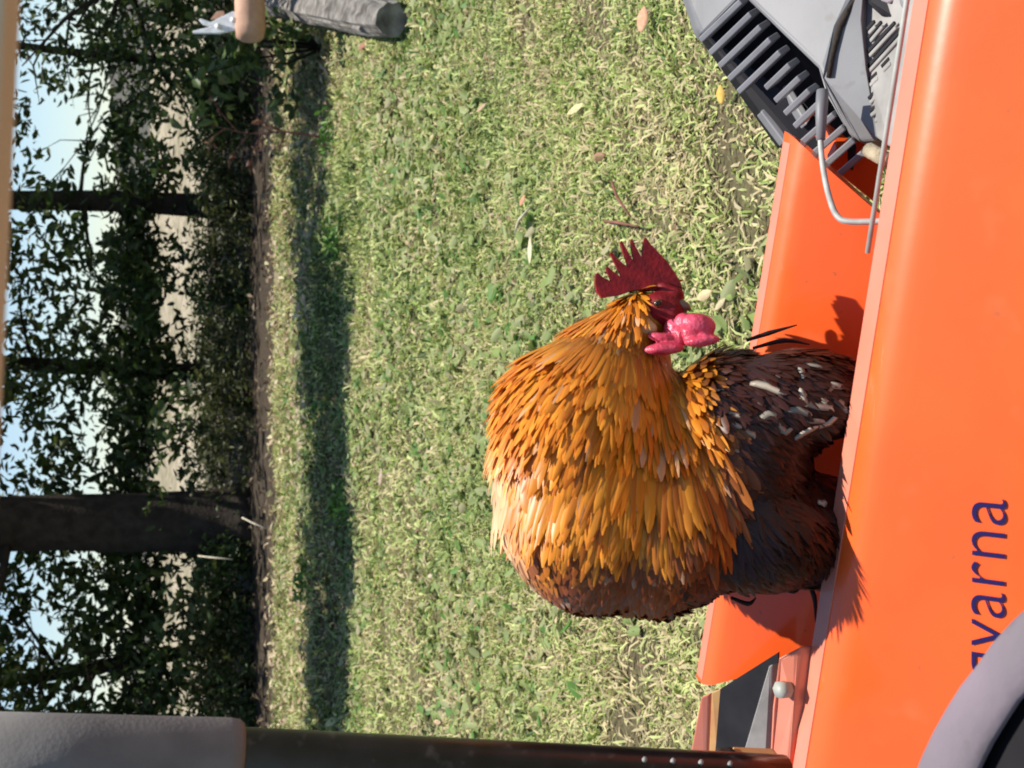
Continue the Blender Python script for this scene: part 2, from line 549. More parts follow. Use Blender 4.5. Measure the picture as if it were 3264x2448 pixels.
litter(2600, 41, (-4, 4.2, 9.9, 12.6), 0.06, [(.46, .36, .22), (.36, .26, .17), (.5, .44, .27), (.30, .30, .13)], (0.02, 0.06))
litter(1600, 42, (-6, 6, 12.0, 18), 0.05, [(.16, .11, .07), (.10, .075, .05), (.22, .16, .10)], (0.02, 0.06))
litter(500, 43, (-2.3, 2.6, 2.2, 9.0), 0.03, [(.36, .25, .15), (.46, .36, .2), (.25, .15, .09)], (0.008, 0.02))

# ------------------------------------------------------------------ trees and shrubs
def leaves(name, C, size, cols, seed, parent, stuff=True, asp=0.42, flat=0.0, m_='leaf'):
    r_ = np.random.default_rng(seed)
    n = len(C)
    d = r_.normal(0, 1, (n, 3)); d[:, 2] = d[:, 2] * 0.7 - 0.25; d /= np.linalg.norm(d, axis=1)[:, None]
    s = np.cross(d, r_.normal(0, 1, (n, 3)) + np.array([0, 0, flat])); s /= np.linalg.norm(s, axis=1)[:, None]
    nn = np.cross(d, s)
    L = (size[0] + (size[1] - size[0]) * r_.random(n))[:, None]
    W = L * asp * (0.7 + 0.6 * r_.random((n, 1)))
    V = np.stack([C - d * L * 0.5, C - d * L * 0.1 + s * W * 0.5 + nn * L * 0.06, C + d * L * 0.3 + s * W * 0.32, C + d * L * 0.5 - nn * L * 0.12,
                  C + d * L * 0.3 - s * W * 0.32, C - d * L * 0.1 - s * W * 0.5 + nn * L * 0.06], 1)
    i = np.arange(n)[:, None] * 6
    lo = np.concatenate([i + [0, 1, 2, 3], i + [0, 3, 4, 5]], 1).ravel()
    c = np.array(cols)[r_.integers(0, len(cols), n)] * (0.7 + 0.6 * r_.random((n, 1)))
    o = np_mesh(name, V.reshape(-1, 3), lo, 4, M[m_], np.repeat(c, 6, 0), parent=parent)
    if stuff:
        o['kind'] = 'stuff'
    return o

def clumps(n, boxes, seed, spread):
    """points gathered in clumps inside boxes (x0,x1,y0,y1,z0,z1,weight)"""
    r_ = np.random.default_rng(seed)
    wts = np.array([b[6] for b in boxes], float); wts /= wts.sum()
    out = []
    for b, k in zip(boxes, (wts * n).astype(int)):
        m_ = max(3, k // 22)
        c = np.array([b[0], b[2], b[4]]) + r_.random((m_, 3)) * np.array([b[1] - b[0], b[3] - b[2], b[5] - b[4]])
        p = c[r_.integers(0, m_, k)] + r_.normal(0, 1, (k, 3)) * np.array([spread, spread, spread * 0.7])
        p[:, 2] = np.clip(p[:, 2], b[4] - 0.15, b[5] + 0.2)
        out.append(p)
    return np.concatenate(out)

GREEN = [(.045, .08, .016), (.065, .105, .024), (.035, .055, .014), (.085, .11, .03)]
OLIVE = [(.08, .09, .026), (.06, .075, .02), (.11, .115, .04)]

def px_x(y, D):
    return (1224 - y) / FPX * D

def limbs(base, H, r0, seed, nb, z0, lean=(0, 0), up=0.6, ln=1.6):
    """trunk polyline plus branches merged into one bark mesh"""
    r_ = random.Random(seed)
    pts = [Vector(base) + Vector((lean[0] * t + 0.05 * math.sin(5 * t + seed), lean[1] * t, H * t)) for t in [0, .03, .07, .12, .2, .3, .4, .52, .65, .8, 1]]
    rad = [r0 * k for k in (1.75, 1.42, 1.22, 1.12, 1.05, 1, .94, .84, .7, .5, .2)]
    V, Fc = tube_data(pts, rad, 14, True, 0.06, seed)
    def add(p, r):
        v, f = tube_data(p, r, 7, True, 0.05, seed + len(V))
        k = len(V)
        V.extend(v)
        Fc.extend([tuple(i + k for i in q) for q in f])
    for b in range(nb):
        t = z0 / H + (0.95 - z0 / H) * r_.random()
        p0 = pts[0] + Vector((lean[0] * t, lean[1] * t, H * t))
        a = r_.random() * 6.28
        L = ln * (0.5 + r_.random()) * (1.1 - 0.5 * t)
        dr = Vector((math.cos(a), math.sin(a) * 0.8, up * (r_.random() * 1.6 - 0.35))).normalized()
        q = [p0]
        for k in range(5):
            dr = (dr + Vector((r_.uniform(-.3, .3), r_.uniform(-.3, .3), r_.uniform(-.25, .3)))).normalized()
            q.append(q[-1] + dr * L / 5)
            if k in (1, 2, 3):
                e = (dr + Vector((r_.uniform(-1, 1), r_.uniform(-1, 1), r_.uniform(-.6, .7)))).normalized()
                sb = [q[-1], q[-1] + e * L * .18, q[-1] + (e + Vector((r_.uniform(-.4, .4), 0, r_.uniform(-.4, .4)))) * L * .36]
                add(sb, [r0 * .09 + .004, r0 * .05 + .003, .002])
        rb = r0 * 0.3 * (0.5 + 0.6 * r_.random())
        add(q, [rb * k + .003 for k in (1, .8, .62, .45, .28, .1)])
    return V, Fc

def tree(name, y_px, D, H, r0, label, seed, nleaf, boxes, nb=14, z0=1.6, lean=(0, 0), size=(.10, .21), cols=GREEN, spread=.145, top=(1000, 3.9, 6.6), ln=1.6):
    x = px_x(y_px, D * math.cos(PITCH) + 1.4 * math.sin(PITCH))
    base = Vector((x, D, float(hz(x, D)) - 0.05))
    t = empty(name, base, label, 'tree', 'trees behind the lawn')
    V, Fc = limbs(base, H, r0, seed, nb, z0, lean, ln=ln)
    mk('trunk', V, Fc, M['bark'], t, True)
    bx = [(x + b[0], x + b[1], D + b[2], D + b[3], b[4], b[5], b[6]) for b in boxes]
    if name != 'large_tree':
        bx.append((x - .6, x + .6, D - 1.3, D - .4, 1.9, 3.0, .14))
    bx.append((x - 2, x + 2, D - .8, D + 1.2, .75, 1.5, .40))
    C = clumps(int(nleaf * 1.12), bx, seed + 1, spread)
    cr = leaves('crown', C, size, cols, seed + 2, t)
    if top:
        r_ = np.random.default_rng(seed + 5)
        k, za, zb = top
        a = r_.random(k) * 6.283; rr = 3.5 * np.sqrt(r_.random(k))
        C2 = np.stack([x + .8 + lean[0] * .6 + rr * np.cos(a), D + 1.2 + rr * np.sin(a), za + (zb - za) * r_.random(k)], -1)
        leaves('upper_crown', C2, (.28, .45), cols, seed + 6, t)  # unseen upper leaves, spread wide to shade the ground below
    return t

# boxes are relative to the trunk: x0,x1,y0,y1, z0,z1, weight
tree('large_tree', 1657, 15.6, 7.2, .34, 'thick dark tree trunk, the broadest one, standing behind the lawn', 100, 2500,
     [(-1.8, 1.9, .4, 1.8, 1.95, 3.5, .7), (-1.7, 1.8, .4, 1.6, 1.4, 1.95, .8)], nb=12, z0=2.6)
tree('slim_tree', 672, 17.0, 6.6, .135, 'slim dark trunk between the open sky gap and the thick trunk', 120, 2600,
     [(-2.4, .3, -.6, 1.4, 1.95, 3.7, .65), (-1.9, 1.5, -.5, 1.5, 1.35, 1.95, 1.0)], nb=14, z0=1.7)
tree('leaning_tree', 2060, 16.4, 6.3, .085, 'thin leaning tree between the thick trunk and the grey foam grip', 140, 3000,
     [(-1.6, 1.3, -.8, 1.2, 1.9, 3.6, .9), (-1.6, 1.4, -.7, 1.2, 1.35, 1.9, .8)], nb=16, z0=1.2, lean=(-.5, .2))
tree('bare_tree', 215, 18.5, 6.4, .06, 'twiggy thin tree with bare branches against the open sky', 160, 900,
     [(-1.6, 1.6, -.5, .8, 1.6, 2.15, 1.5), (-1.5, 1.4, -.5, .8, 2.15, 3.6, .22)], nb=26, z0=1.6, ln=1.9, lean=(.25, 0), top=(1000, 4.4, 6.6))
tree('leafy_tree', 1180, 18.6, 6.8, .11, 'leafy tree in the middle, seen between the slim and the thick trunk', 180, 3200,
     [(-2.0, 2.0, -.8, 1.2, 2.0, 3.8, .7), (-2.2, 2.2, -.8, 1.2, 1.4, 2.0, 1.0)], nb=14, z0=1.7, lean=(.2, .1))
tree('dense_tree', -60, 14.2, 6.2, .14, 'dense dark green tree at the edge beside the open sky gap', 200, 3600,
     [(-1.25, 1.0, -.4, 1.2, 1.5, 3.5, 1.0), (-1.4, 1.0, -.4, 1.2, .5, 1.5, 1.4)], nb=14, z0=.8, size=(.08, .16))
tree('corner_tree', 2420, 15.2, 6.2, .10, 'leafy tree partly hidden by the grey foam grip', 220, 2000,
     [(-1.0, 1.2, -.3, 1.4, 1.4, 3.6, 1.0)], nb=10, z0=1.4)

# unseen added tree, its long low crown shaped to shade a lawn strip
t = empty('added_shade_tree', (-4.6, 8.3, 0), 'unseen tree added to shade a strip of lawn with its crown', 'tree')
V, Fc = limbs(Vector((-4.6, 8.3, -.05)), 5.2, .16, 260, 8, 3.2)
v, f = tube_data(spline([(-4.6, 8.3, 3.4), (-3.2, 9.5, 4.3), (.3, 9.8, 4.6), (2.2, 9.9, 4.7)], 12), [.1 - .007 * k for k in range(12)], 8)
k0 = len(V); V += v; Fc += [tuple(i + k0 for i in q) for q in f]
mk('trunk', V, Fc, M['bark'], t, True)
leaves('crown', clumps(7600, [(1.0, 2.6, 9.9, 10.9, 4.1, 4.9, .2), (2.2, 4.2, 10.6, 11.9, 4.1, 4.9, .3), (-5.5, 2.0, 9.45, 9.95, 4.1, 4.9, .8), (-4.5, -.4, 9.8, 10.6, 4.1, 4.9, .25), (-5.5, 2.6, 9.2, 11.0, 4.1, 4.9, .3)], 261, .17), (.14, .26), GREEN, 262, t)

def bush(y_px, D, label, seed, n, wx, hgt, cols=GREEN, size=(.05, .1), asp=.45, name='bush', z0=0.02):
    x = px_x(y_px, D * math.cos(PITCH) + 1.4 * math.sin(PITCH))
    z = float(hz(x, D))
    t = empty(name, (x, D, z), label, 'bush', 'bushes under the trees')
    r_ = np.random.default_rng(seed)
    V, Fc = [], []
    for k in range(9):
        a = r_.random() * 6.28
        e = Vector((math.cos(a) * wx * .7 * r_.random(), math.sin(a) * .4 * r_.random(), hgt * (.6 + .4 * r_.random())))
        v, f = tube_data([Vector((x, D, z - .02)), Vector((x, D, z)) + e * .5 + Vector((r_.normal(0, .05), 0, 0)), Vector((x, D, z)) + e], [.014, .009, .003], 6)
        k0 = len(V); V += v; Fc += [tuple(i + k0 for i in q) for q in f]
    mk('stem', V, Fc, M['bark'], t, True)
    mcl = n // 16
    c = np.stack([x + wx * np.clip(r_.normal(0, .5, mcl), -1, 1), D + .45 * r_.normal(0, .6, mcl), z + z0 + hgt * r_.random(mcl) ** .9], -1)
    C = c[r_.integers(0, mcl, n)] + r_.normal(0, .085, (n, 3))
    C[:, 2] = np.maximum(C[:, 2], z + .02)
    leaves('foliage', C, size, cols, seed + 1, t, asp=asp)
    return t

BL = [('low dark bush below the twiggy bare tree', 330, 15.0, .62), ('low dark bush at the foot of the slim trunk', 640, 15.3, .55),
      ('rounded dark bush in the middle under the leafy tree', 960, 15.8, .6), ('dark bush just beside the thick trunk, on the leafy tree side', 1290, 15.0, .66),
      ('dark bush on the far side of the thick trunk, toward the foam grip', 1890, 15.2, .6), ('dark bush at the foot of the leaning tree', 2170, 14.8, .72),
      ('dark bush right beside the black lever under the foam grip', 2400, 14.4, .68)]
for i, (lb, yp, D, hg) in enumerate(BL):
    bush(yp, D, lb, 300 + 10 * i, 2100, 1.0, hg * .95, OLIVE if i % 2 else GREEN)
for i, (yp, D, lb) in enumerate([(450, 19.5, 'farther bush seen beyond the low bush under the bare tree'), (1120, 20, 'farther bush seen beyond the rounded middle bush'),
                                 (1500, 20.5, 'farther bush peeking out behind the thick trunk'), (1980, 19.6, 'farther bush seen beyond the leaning tree')]):
    bush(yp, D, lb, 420 + 10 * i, 1500, 1.6, .42, OLIVE)
bush(150, 10.4, 'broad-leaved bright green shrub behind the white metal bracket', 480, 520, .62, 1.05, [(.08, .13, .03), (.11, .16, .045), (.06, .10, .025), (.13, .15, .05)],
     (.08, .15), .5, 'broad_leaved_shrub', .1)
# green weed tufts along the edge of the step
for i, (xp, yp, lb) in enumerate([(985, 1850, 'bright green weed tuft on the earth step under the thick trunk'), (1060, 1590, 'small green weed tuft at the lawn edge below the thick trunk'),
                                  (1020, 430, 'green weed tuft beside the reddish dead sapling'), (1050, 760, 'green weed tuft at the lawn edge below the slim trunk')]):
    D = [9.9, 9.0, 9.7, 9.2][i]
    x = px_x(yp, D * math.cos(PITCH) + 1.35 * math.sin(PITCH)); z = float(hz(x, D))
    r_ = np.random.default_rng(500 + i)
    C = np.stack([x + r_.normal(0, .1, 70), D + r_.normal(0, .07, 70), z + .02 + .13 * r_.random(70)], -1)
    o = empty('weed_tuft', (x, D, z), lb, 'weed', 'green weeds along the lawn edge')
    leaves('leaf_blades', C, (.05, .1), [(.09, .20, .03), (.13, .24, .05)], 510 + i, o, True, .35)

# reddish dead sapling
b = at_z(1010, 440, 0.1)
t = empty('dead_sapling', b, 'reddish dead sapling with withered leaves at the lawn edge', 'sapling')
tp = pd(680, 400, (b - CAM).dot(FWD))
sp = spline([b - Vector((0, 0, .1)), b.lerp(tp, .3) + Vector((.02, 0, 0)), b.lerp(tp, .65) + Vector((-.03, 0, 0)), tp], 10)
V, Fc = tube_data(sp, [.011 - .0009 * k for k in range(10)], 7)
lc = []
rr = random.Random(5)
for k in range(9):
    p = sp[3 + k % 7]
    e = Vector((rr.uniform(-.3, .3), rr.uniform(-.1, .1), rr.uniform(.02, .22)))
    v, f = tube_data([p, p + e * .5 + Vector((0, 0, .02)), p + e], [.006, .004, .002], 5)
    k0 = len(V); V += v; Fc += [tuple(i + k0 for i in q) for q in f]
    for j in range(7):
        lc.append(p + e * (.5 + .55 * rr.random()) + Vector((rr.gauss(0, .02), rr.gauss(0, .02), rr.gauss(0, .02))))
mk('stem', V, Fc, M['twig'], t, True)
leaves('withered_leaves', np.array(lc), (.035, .07), [(.30, .13, .09), (.22, .09, .06), (.36, .2, .12)], 77, t, True, .4)

# pale twigs on the dark ground at the foot of the thick trunk
for (a, b_, lb) in [((632, 1772), (742, 1783), 'pale straight twig lying at the foot of the thick trunk'),
                    ((772, 1650), (850, 1685), 'pale slanting twig sticking up below the thick trunk'),
                    ((1010, 2330), (1055, 2345), 'short pale twig at the lawn edge near the black lever')]:
    A, B = pd(*a, 12.6), pd(*b_, 12.4)
    o = tube('dry_twig', [A, A.lerp(B, .5) + Vector((0, 0, .012)), B], [.009, .009, .005], M['straw'], seg=7)
    tag(o, lb, 'twig')

# ------------------------------------------------------------------ weathered log, rail and bracket
A, B = Vector((2.04, 6.85, .10)), Vector((3.75, 12.2, .36))
sp = spline([A, A.lerp(B, .33) + Vector((.0, 0, .02)), A.lerp(B, .66), B], 14)
ang = np.random.default_rng(8).random(20) * .26 + .84
V, Fc = tube_data(sp, [.095, .122, .13, .132, .13, .135, .14, .14, .14, .142, .145, .15, .15, .15], 20, True, 0.04, 4)
V = [sp[i // 20] + (v - sp[i // 20]) * float(ang[i % 20]) * (1 + .05 * math.sin(i * 1.7)) for i, v in enumerate(V)]
t = empty('weathered_log', A, 'weathered grey fallen log with a sawn end on the grass', 'log')
mk('bark_shell', V, Fc, M['greywood'], t, False)
for k, (o1, z1) in enumerate([(-.085, .08), (-.10, .02)]):
    q = [p + Vector((o1, -.05, z1)) for p in sp[1:9]]
    v, f = tube_data(q, [.02, .024, .02, .026, .02, .024, .02, .012], 7, True, .2, k)
    mk('splinter', v, f, M['greywood'], t, False)

dr = 9.2
t = empty('timber_rail', pd(795, -150, dr), 'pinkish timber rail end sticking in beside the log', 'rail')
A = pd(797, 118, dr); B = pd(790, -420, dr + .25)
V, Fc = tube_data([A + (A - B).normalized() * .02, A, A.lerp(B, .04), A.lerp(B, .3), B], [.06, .10, .115, .11, .115], 14, True, .04, 9)
mk('rail', V, Fc, M['pinkwood'], t, True)
C = pd(800, -330, dr + .2)
bar('post', (C.x + .05, C.y, 0), (C.x + .05, C.y, C.z + .1), (.09, 0, 0), (0, .09, 0), M['pinkwood'], t, .006)
brk = prism('bracket', [pd(x, y, dr - .02) for x, y in [(758, 40), (742, 35), (700, 55), (672, 70), (640, 58), (632, 62), (645, 78), (672, 84), (655, 88), (612, 98), (616, 106), (668, 106), (700, 106), (745, 96), (758, 90)]],
            FWD * .03, M['white'], t, .006)
for k, (x, y) in enumerate([(694, 82), (742, 62)]):
    p = pd(x, y, dr - .045)
    tube('rivet', [p, p + FWD * .03], [.02, .02], M['white'], brk, 10)
tag(prism('leaf_scrap', [pd(x, y, dr + .1) for x, y in [(670, 62), (690, 36), (712, 34), (716, 44), (696, 62)]], FWD * .004, M['pinkwood'], None),
    'curled tan dead leaf behind the white metal bracket', 'leaf')

# ------------------------------------------------------------------ roof beam overhead
Y0 = 2.0
A = pd(-78, -1400, 2.15); B = pd(-36, 2900, 2.45)
bm_lo = [(A + UP * -.0), (B + UP * -.0)]
t = empty('porch_beam', (A + B) / 2, 'pale timber beam along the photo edge above the trees', 'beam')
dirv = (B - A).normalized()
sidev = dirv.cross(Vector((0, 0, 1))).normalized()
A1, B1 = pd(43, 0, .36), pd(-7, 1100, .372)
dirv = (B1 - A1).normalized()
lo = lambda s: A1 + dirv * s
bar('beam', lo(-.9) + Vector((0, 0, .03)), lo(1.1) + Vector((0, 0, .03)), Vector((0, .02, 0)), Vector((0, 0, .03)), M['wood'], t, .003)
for s in (-.85, 1.05):
    p = lo(s)
    bar('post', (p.x, p.y - .05, .05), (p.x, p.y - .05, p.z + .05), (.025, 0, 0), (0, .025, 0), M['wood'], t, .003)

# ------------------------------------------------------------------ mower
mower = empty('ride_on_mower', (0, 1.0, 0.0), 'orange ride-on mower with dark blue lettering and grey vents', 'mower')
EL, ER = at_z(2555, 2480, 0.77), at_z(2937, 90, 0.77)          # far upper edge of the near panel
ax = (ER - EL).normalized()                                   # to the right along the panel
bx_ = Vector((0, 0, 1)).cross(ax).normalized()                # away from the viewer

def loft(name, P0, P1, prof, mt, parent, ext=(0, 0), sub=1):
    """skin through stations (b, z, left shift, right shift) between P0 and P1"""
    a = (P1 - P0).normalized(); b = Vector((0, 0, 1)).cross(a).normalized()
    V, Fc = [], []
    n = len(prof)
    NS = 24
    for (bb, zz, l_, r_) in prof:
        L = P0 + a * (-ext[0] + l_) + b * bb + Vector((0, 0, zz))
        R_ = P1 + a * (ext[1] - r_) + b * bb + Vector((0, 0, zz))
        for k in range(NS + 1):
            V.append(L.lerp(R_, k / NS))
    w_ = NS + 1
    for i in range(n):
        j = (i + 1) % n
        for k in range(NS):
            Fc.append((i * w_ + k, i * w_ + k + 1, j * w_ + k + 1, j * w_ + k))
    Fc.append(tuple(i * w_ for i in range(n)))
    Fc.append(tuple(i * w_ + NS for i in reversed(range(n))))
    o = mk(name, V, Fc, mt, parent, True)
    bm = bmesh.new(); bm.from_mesh(o.data); bmesh.ops.recalc_face_normals(bm, faces=bm.faces); bm.to_mesh(o.data); bm.free()
    e = o.modifiers.new('edges', 'EDGE_SPLIT'); e.split_angle = math.radians(32)
    return o

SL = 0.87
near = [(-.26, -.236), (-.12, -.1145), (-.046, -.050), (-.036, -.0415), (-.030, -.0370), (-.024, -.0335), (-.017, -.031), (-.008, -.0292), (.006, -.0285), (.016, -.029), (.022, -.031), (.026, -.036), (.028, -.044), (.028, -.12), (.020, -.30), (-.26, -.30)]
near = [(b, z + .0285, 0, 0) for b, z in near]
hood = loft('hood_panel', EL, ER, near, M['orange'], mower, (.25, .35))
# pink strips on the rounded edges, sky reflection put in as colour
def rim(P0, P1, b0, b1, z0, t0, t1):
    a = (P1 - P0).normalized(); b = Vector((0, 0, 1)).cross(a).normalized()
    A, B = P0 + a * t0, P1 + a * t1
    prism('sky_tint_rim', [A + b * b0, B + b * b0, B + b * b1, A + b * b1], Vector((0, 0, .0012)), M['sky_pink'], mower, .0004)
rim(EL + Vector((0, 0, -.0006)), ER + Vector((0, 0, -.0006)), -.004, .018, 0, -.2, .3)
# lettering
fa = (ax)
fb = (bx_ * 1 + Vector((0, 0, SL))).normalized()
fn = fa.cross(fb).normalized()
P0 = EL + bx_ * -.12 + Vector((0, 0, -.1145 + .0285))
pe, ps = on_plane(3209, 1607, P0, fn), on_plane(3203, 2092, P0, fn)
cu = bpy.data.curves.new('lettering', 'FONT')
cu.body = 'Husqvarna'
cu.size = 1
cu.extrude = 0.0
tmp = bpy.data.objects.new('tmp', cu)
COL.objects.link(tmp)
bpy.context.view_layer.update()
wall_ = tmp.dimensions.x
cu.body = 'Husq'
bpy.context.view_layer.update()
wq = tmp.dimensions.x
cu.body = 'varna'
bpy.context.view_layer.update()
wv_ = tmp.dimensions.x
cu.body = 'Husqvarna'
cu.offset = -0.012
cu.extrude = 0.002
sc = (pe - ps).length / wv_
bpy.context.view_layer.update()
me = bpy.data.meshes.new_from_object(tmp.evaluated_get(bpy.context.evaluated_depsgraph_get()))
bpy.data.objects.remove(tmp)
me.name = 'lettering'
me.materials.clear(); me.materials.append(M['blue'])
tx = (pe - ps).normalized()
ty = fn.cross(tx).normalized()
org = pe - tx * (wall_ * sc) + fn * .0015
mt4 = Matrix.Identity(4)
for i in range(3):
    mt4[i][0] = tx[i] * sc; mt4[i][1] = ty[i] * sc * 1.0; mt4[i][2] = fn[i] * sc; mt4[i][3] = org[i]
me.transform(mt4)
lt = link('lettering', me, hood)
lt.matrix_parent_inverse = Matrix.Identity(4)
lt.parent = hood

# far panel
FL, FR = at_z(2232, 2200, 0.765), at_z(2528, 395, 0.765)
far = [(-.13, -.165, .10, .13), (-.062, -.0775, .066, .062), (-.030, -.0385, .03, .03), (-.022, -.030, .022, .022), (-.016, -.0255, .017, .018), (-.009, -.023, .013, .014), (-.001, -.022, .01, .012), (.012, -.022, .008, .01),
       (.020, -.0245, .008, .01), (.024, -.032, .01, .012), (.024, -.05, .012, .02), (.0, -.165, .10, .13)]
far = [(b, z + .022, l, r) for b, z, l, r in far]
loft('back_panel', FL, FR, far, M['orange'], mower)
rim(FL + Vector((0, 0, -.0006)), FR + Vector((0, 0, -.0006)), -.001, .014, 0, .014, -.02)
aF = (FR - FL).normalized(); bF = Vector((0, 0, 1)).cross(aF)
# rail that carries the rim on to the left, and the inner rail with its bolt, both coloured for sky reflection
prism('rim_rail', [pd(2232, 2222, 1.47), pd(2264, 2208, 1.465), pd(2252, 2500, 1.52), pd(2180, 2500, 1.53)], Vector((0, .01, -.03)), M['sky_pink'], mower, .003)
prism('rim_edge', [pd(2266, 2208, 1.464), pd(2303, 2190, 1.455), pd(2296, 2500, 1.505), pd(2254, 2500, 1.519)], Vector((0, .01, -.03)), M['tan'], mower, .002)
# dark inside of the box
prism('inner_wall', [pd(2296, 2196, 1.44), pd(2480, 2080, 1.36), pd(2470, 2520, 1.40), pd(2270, 2520, 1.48)], Vector((0, .004, -.004)), M['black'], mower)
Z0 = .60
q = [EL - ax * .2 + bx_ * .03, ER + ax * .1 + bx_ * .03, FR + aF * .12 + bF * -.0, FL - aF * .3 + bF * 0]
prism('box_floor', [Vector((p.x, p.y, Z0)) for p in q], (0, 0, -.02), M['black'], mower)
inner = prism('inner_rail', [pd(2553, 2056, 1.222), pd(2475, 2098, 1.232), pd(2456, 2250, 1.262), pd(2442, 2520, 1.315), pd(2505, 2520, 1.285), pd(2522, 2250, 1.235)], Vector((0, .006, -.05)), M['sky_pink'], mower, .005)
p = pd(2496, 2197, 1.236)
tube('bolt', [p + Vector((0, 0, -.006)), p + Vector((0, -.002, .007))], [.0088, .0085], M['pale_grey'], inner, 6)
prism('rail_flange', [pd(2449, 2122, 1.262), pd(2461, 2118, 1.258), pd(2448, 2395, 1.315), pd(2440, 2500, 1.335), pd(2342, 2500, 1.345), pd(2370, 2391, 1.325)], Vector((0, .006, -.02)), M['pad'], mower, .002)
# end wall in the shade between the panel and the grey cover
prism('cover_base', [pd(2668, 470, 1.37), pd(2716, 436, 1.378), pd(2806, 440, 1.40), pd(2830, 482, 1.405), pd(2790, 650, 1.42), pd(2640, 530, 1.385)], Vector((.04, .03, 0)), M['orange'], mower, .002)

# grey vented cover
cover = mower
def cvd(x, y):      # depth of the cover's surfaces over the photograph
    return 1.40 - (x - 2380) * 0.00022 - y * 0.00005
prism('cover_top', [pd(2262, -200, 1.43), pd(2384, 0, 1.40), pd(2605, 215, 1.345), pd(2630, 300, 1.335), pd(2707, 432, 1.325), pd(2742, 452, 1.30), pd(2640, 246, 1.295), pd(2676, 87, 1.30), pd(2733, -5, 1.30), pd(2800, -200, 1.30)],
      Vector((0, .05, -.06)), M['grey'], mower, .006)
prism('cover_side', [pd(2733, -8, 1.297), pd(2676, 87, 1.296), pd(2640, 248, 1.290), pd(2742, 450, 1.292), pd(2797, 446, 1.240), pd(2756, 220, 1.222), pd(2742, 60, 1.222), pd(2760, -200, 1.22), pd(2806, -200, 1.29)],
      Vector((.0, .035, -.05)), M['grey'], mower, .004)
# crease with packed dirt
tube('dirt_seam', [pd(2733, -8, 1.292), pd(2700, 40, 1.291), pd(2676, 87, 1.290), pd(2655, 170, 1.287), pd(2641, 246, 1.283)], [.003, .0045, .004, .003, .0025], M['bark'], mower, 7)
# recess behind the slats
prism('vent_recess', [pd(2130, -160, 1.52), pd(2240, 100, 1.50), pd(2490, 452, 1.46), pd(2560, 470, 1.44), pd(2720, 540, 1.39), pd(2730, 470, 1.37), pd(2680, 330, 1.375), pd(2640, 200, 1.40), pd(2420, -10, 1.45), pd(2290, -200, 1.48)],
      Vector((0, .03, -.01)), M['black'], mower)
prism('cover_end', [pd(2205, 40, 1.492), pd(2222, 96, 1.492), pd(2244, 112, 1.487), pd(2360, -8, 1.432), pd(2250, -200, 1.465), pd(2120, -200, 1.50)], Vector((0, .03, -.01)), M['grey'], mower, .006)
vent = None
for k in range(0, 13):
    Lx, Ly = 2246 + 30.2 * k, 121 + 41 * k
    Rx, Ry = 2366 + 31 * k, 6 + 40.5 * k
    if k >= 5:
        f = 0.46 if k < 9 else 0.12
        Lx, Ly = Lx + (Rx - Lx) * f, Ly + (Ry - Ly) * f
    if k > 8: 
        Rx += 10
    dl = 1.487 - .010 * k - (.025 if k >= 5 else 0)
    a, b2 = pd(Lx, Ly, dl), pd(Rx + 10, Ry - 10, 1.425 - .0095 * k)
    dv = (b2 - a).normalized()
    wv = (pd(Lx + 31, Ly + 41, dl) - a); wv = (wv - dv * wv.dot(dv)).normalized()
    bar('vent_slat', a, b2, wv * .0036, dv.cross(wv) * .011, M['slat'], mower, .0015)
bar('vent_frame', pd(2495, 275, 1.44), pd(2570, 395, 1.41), (pd(2520, 250, 1.44) - pd(2500, 280, 1.44)).normalized() * .005, FWD * .012, M['slat'], mower, .002)
bar('vent_frame', pd(2425, 355, 1.478), pd(2500, 455, 1.462), (pd(2450, 340, 1.44) - pd(2430, 360, 1.44)).normalized() * .004, FWD * .012, M['slat'], mower, .002)
# slotted foot pad
pp0, ppn = pd(2800, 200, 1.235), None
pad_poly = [pd(2752, -200, 1.238), pd(2760, 220, 1.234), pd(2792, 440, 1.232), pd(2835, 470, 1.20), pd(2880, 380, 1.18), pd(2935, 60, 1.16), pd(2990, -200, 1.15)]
prism('foot_pad', pad_poly, Vector((0, .01, -.05)), M['pad'], mower, .003)
SLOTS = [((2790, 68), (2768, 92)), ((2812, 70), (2772, 118)), ((2855, 72), (2770, 164)), ((2873, 98), (2769, 213)), ((2838, 186), (2814, 212)), ((2799, 232), (2772, 258)), ((2812, 272), (2772, 314)), ((2842, 278), (2824, 298)),
         ((2796, 338), (2776, 352)), ((2815, 350), (2788, 372)), ((2868, 220), (2846, 238))]
pa, pb, pc_ = pad_poly[1], pad_poly[2], pad_poly[5]
pno = (pb - pa).cross(pc_ - pa).normalized()
if pno.dot(FWD) > 0: pno = -pno
for (a, b) in SLOTS:
    A, B = on_plane(*a, pa, pno), on_plane(*b, pa, pno)
    d_ = (B - A).normalized(); wv = pno.cross(d_)
    bar('pad_slot', A + pno * .001, B + pno * .001, wv * .0016, pno * .0012, M['black'], mower)
    bar('pad_ridge', A + wv * .0055 + pno * .001, B + wv * .0055 + pno * .001, wv * .0022, pno * .0022, M['pad'], mower, .0015)
# black and white bits at the far right corner of the pad
prism('seat_corner', [pd(2770, -60, 1.23), pd(2765, 8, 1.22), pd(2812, 52, 1.21), pd(2842, 54, 1.20), pd(2862, 40, 1.20), pd(2830, -60, 1.21)], Vector((0, .02, -.02)), M['black'], mower, .003)
prism('label_plate', [pd(2808, -60, 1.20), pd(2808, 0, 1.20), pd(2830, 8, 1.20), pd(2850, 0, 1.20), pd(2850, -60, 1.20)], Vector((0, .004, -.004)), M['white'], mower, .001)
prism('seat_edge', [pd(2860, -60, 1.19), pd(2862, 10, 1.19), pd(2880, 40, 1.185), pd(2905, 70, 1.18), pd(2945, 20, 1.16), pd(2970, -60, 1.16)], Vector((0, .02, -.03)), M['grey'], mower, .005)
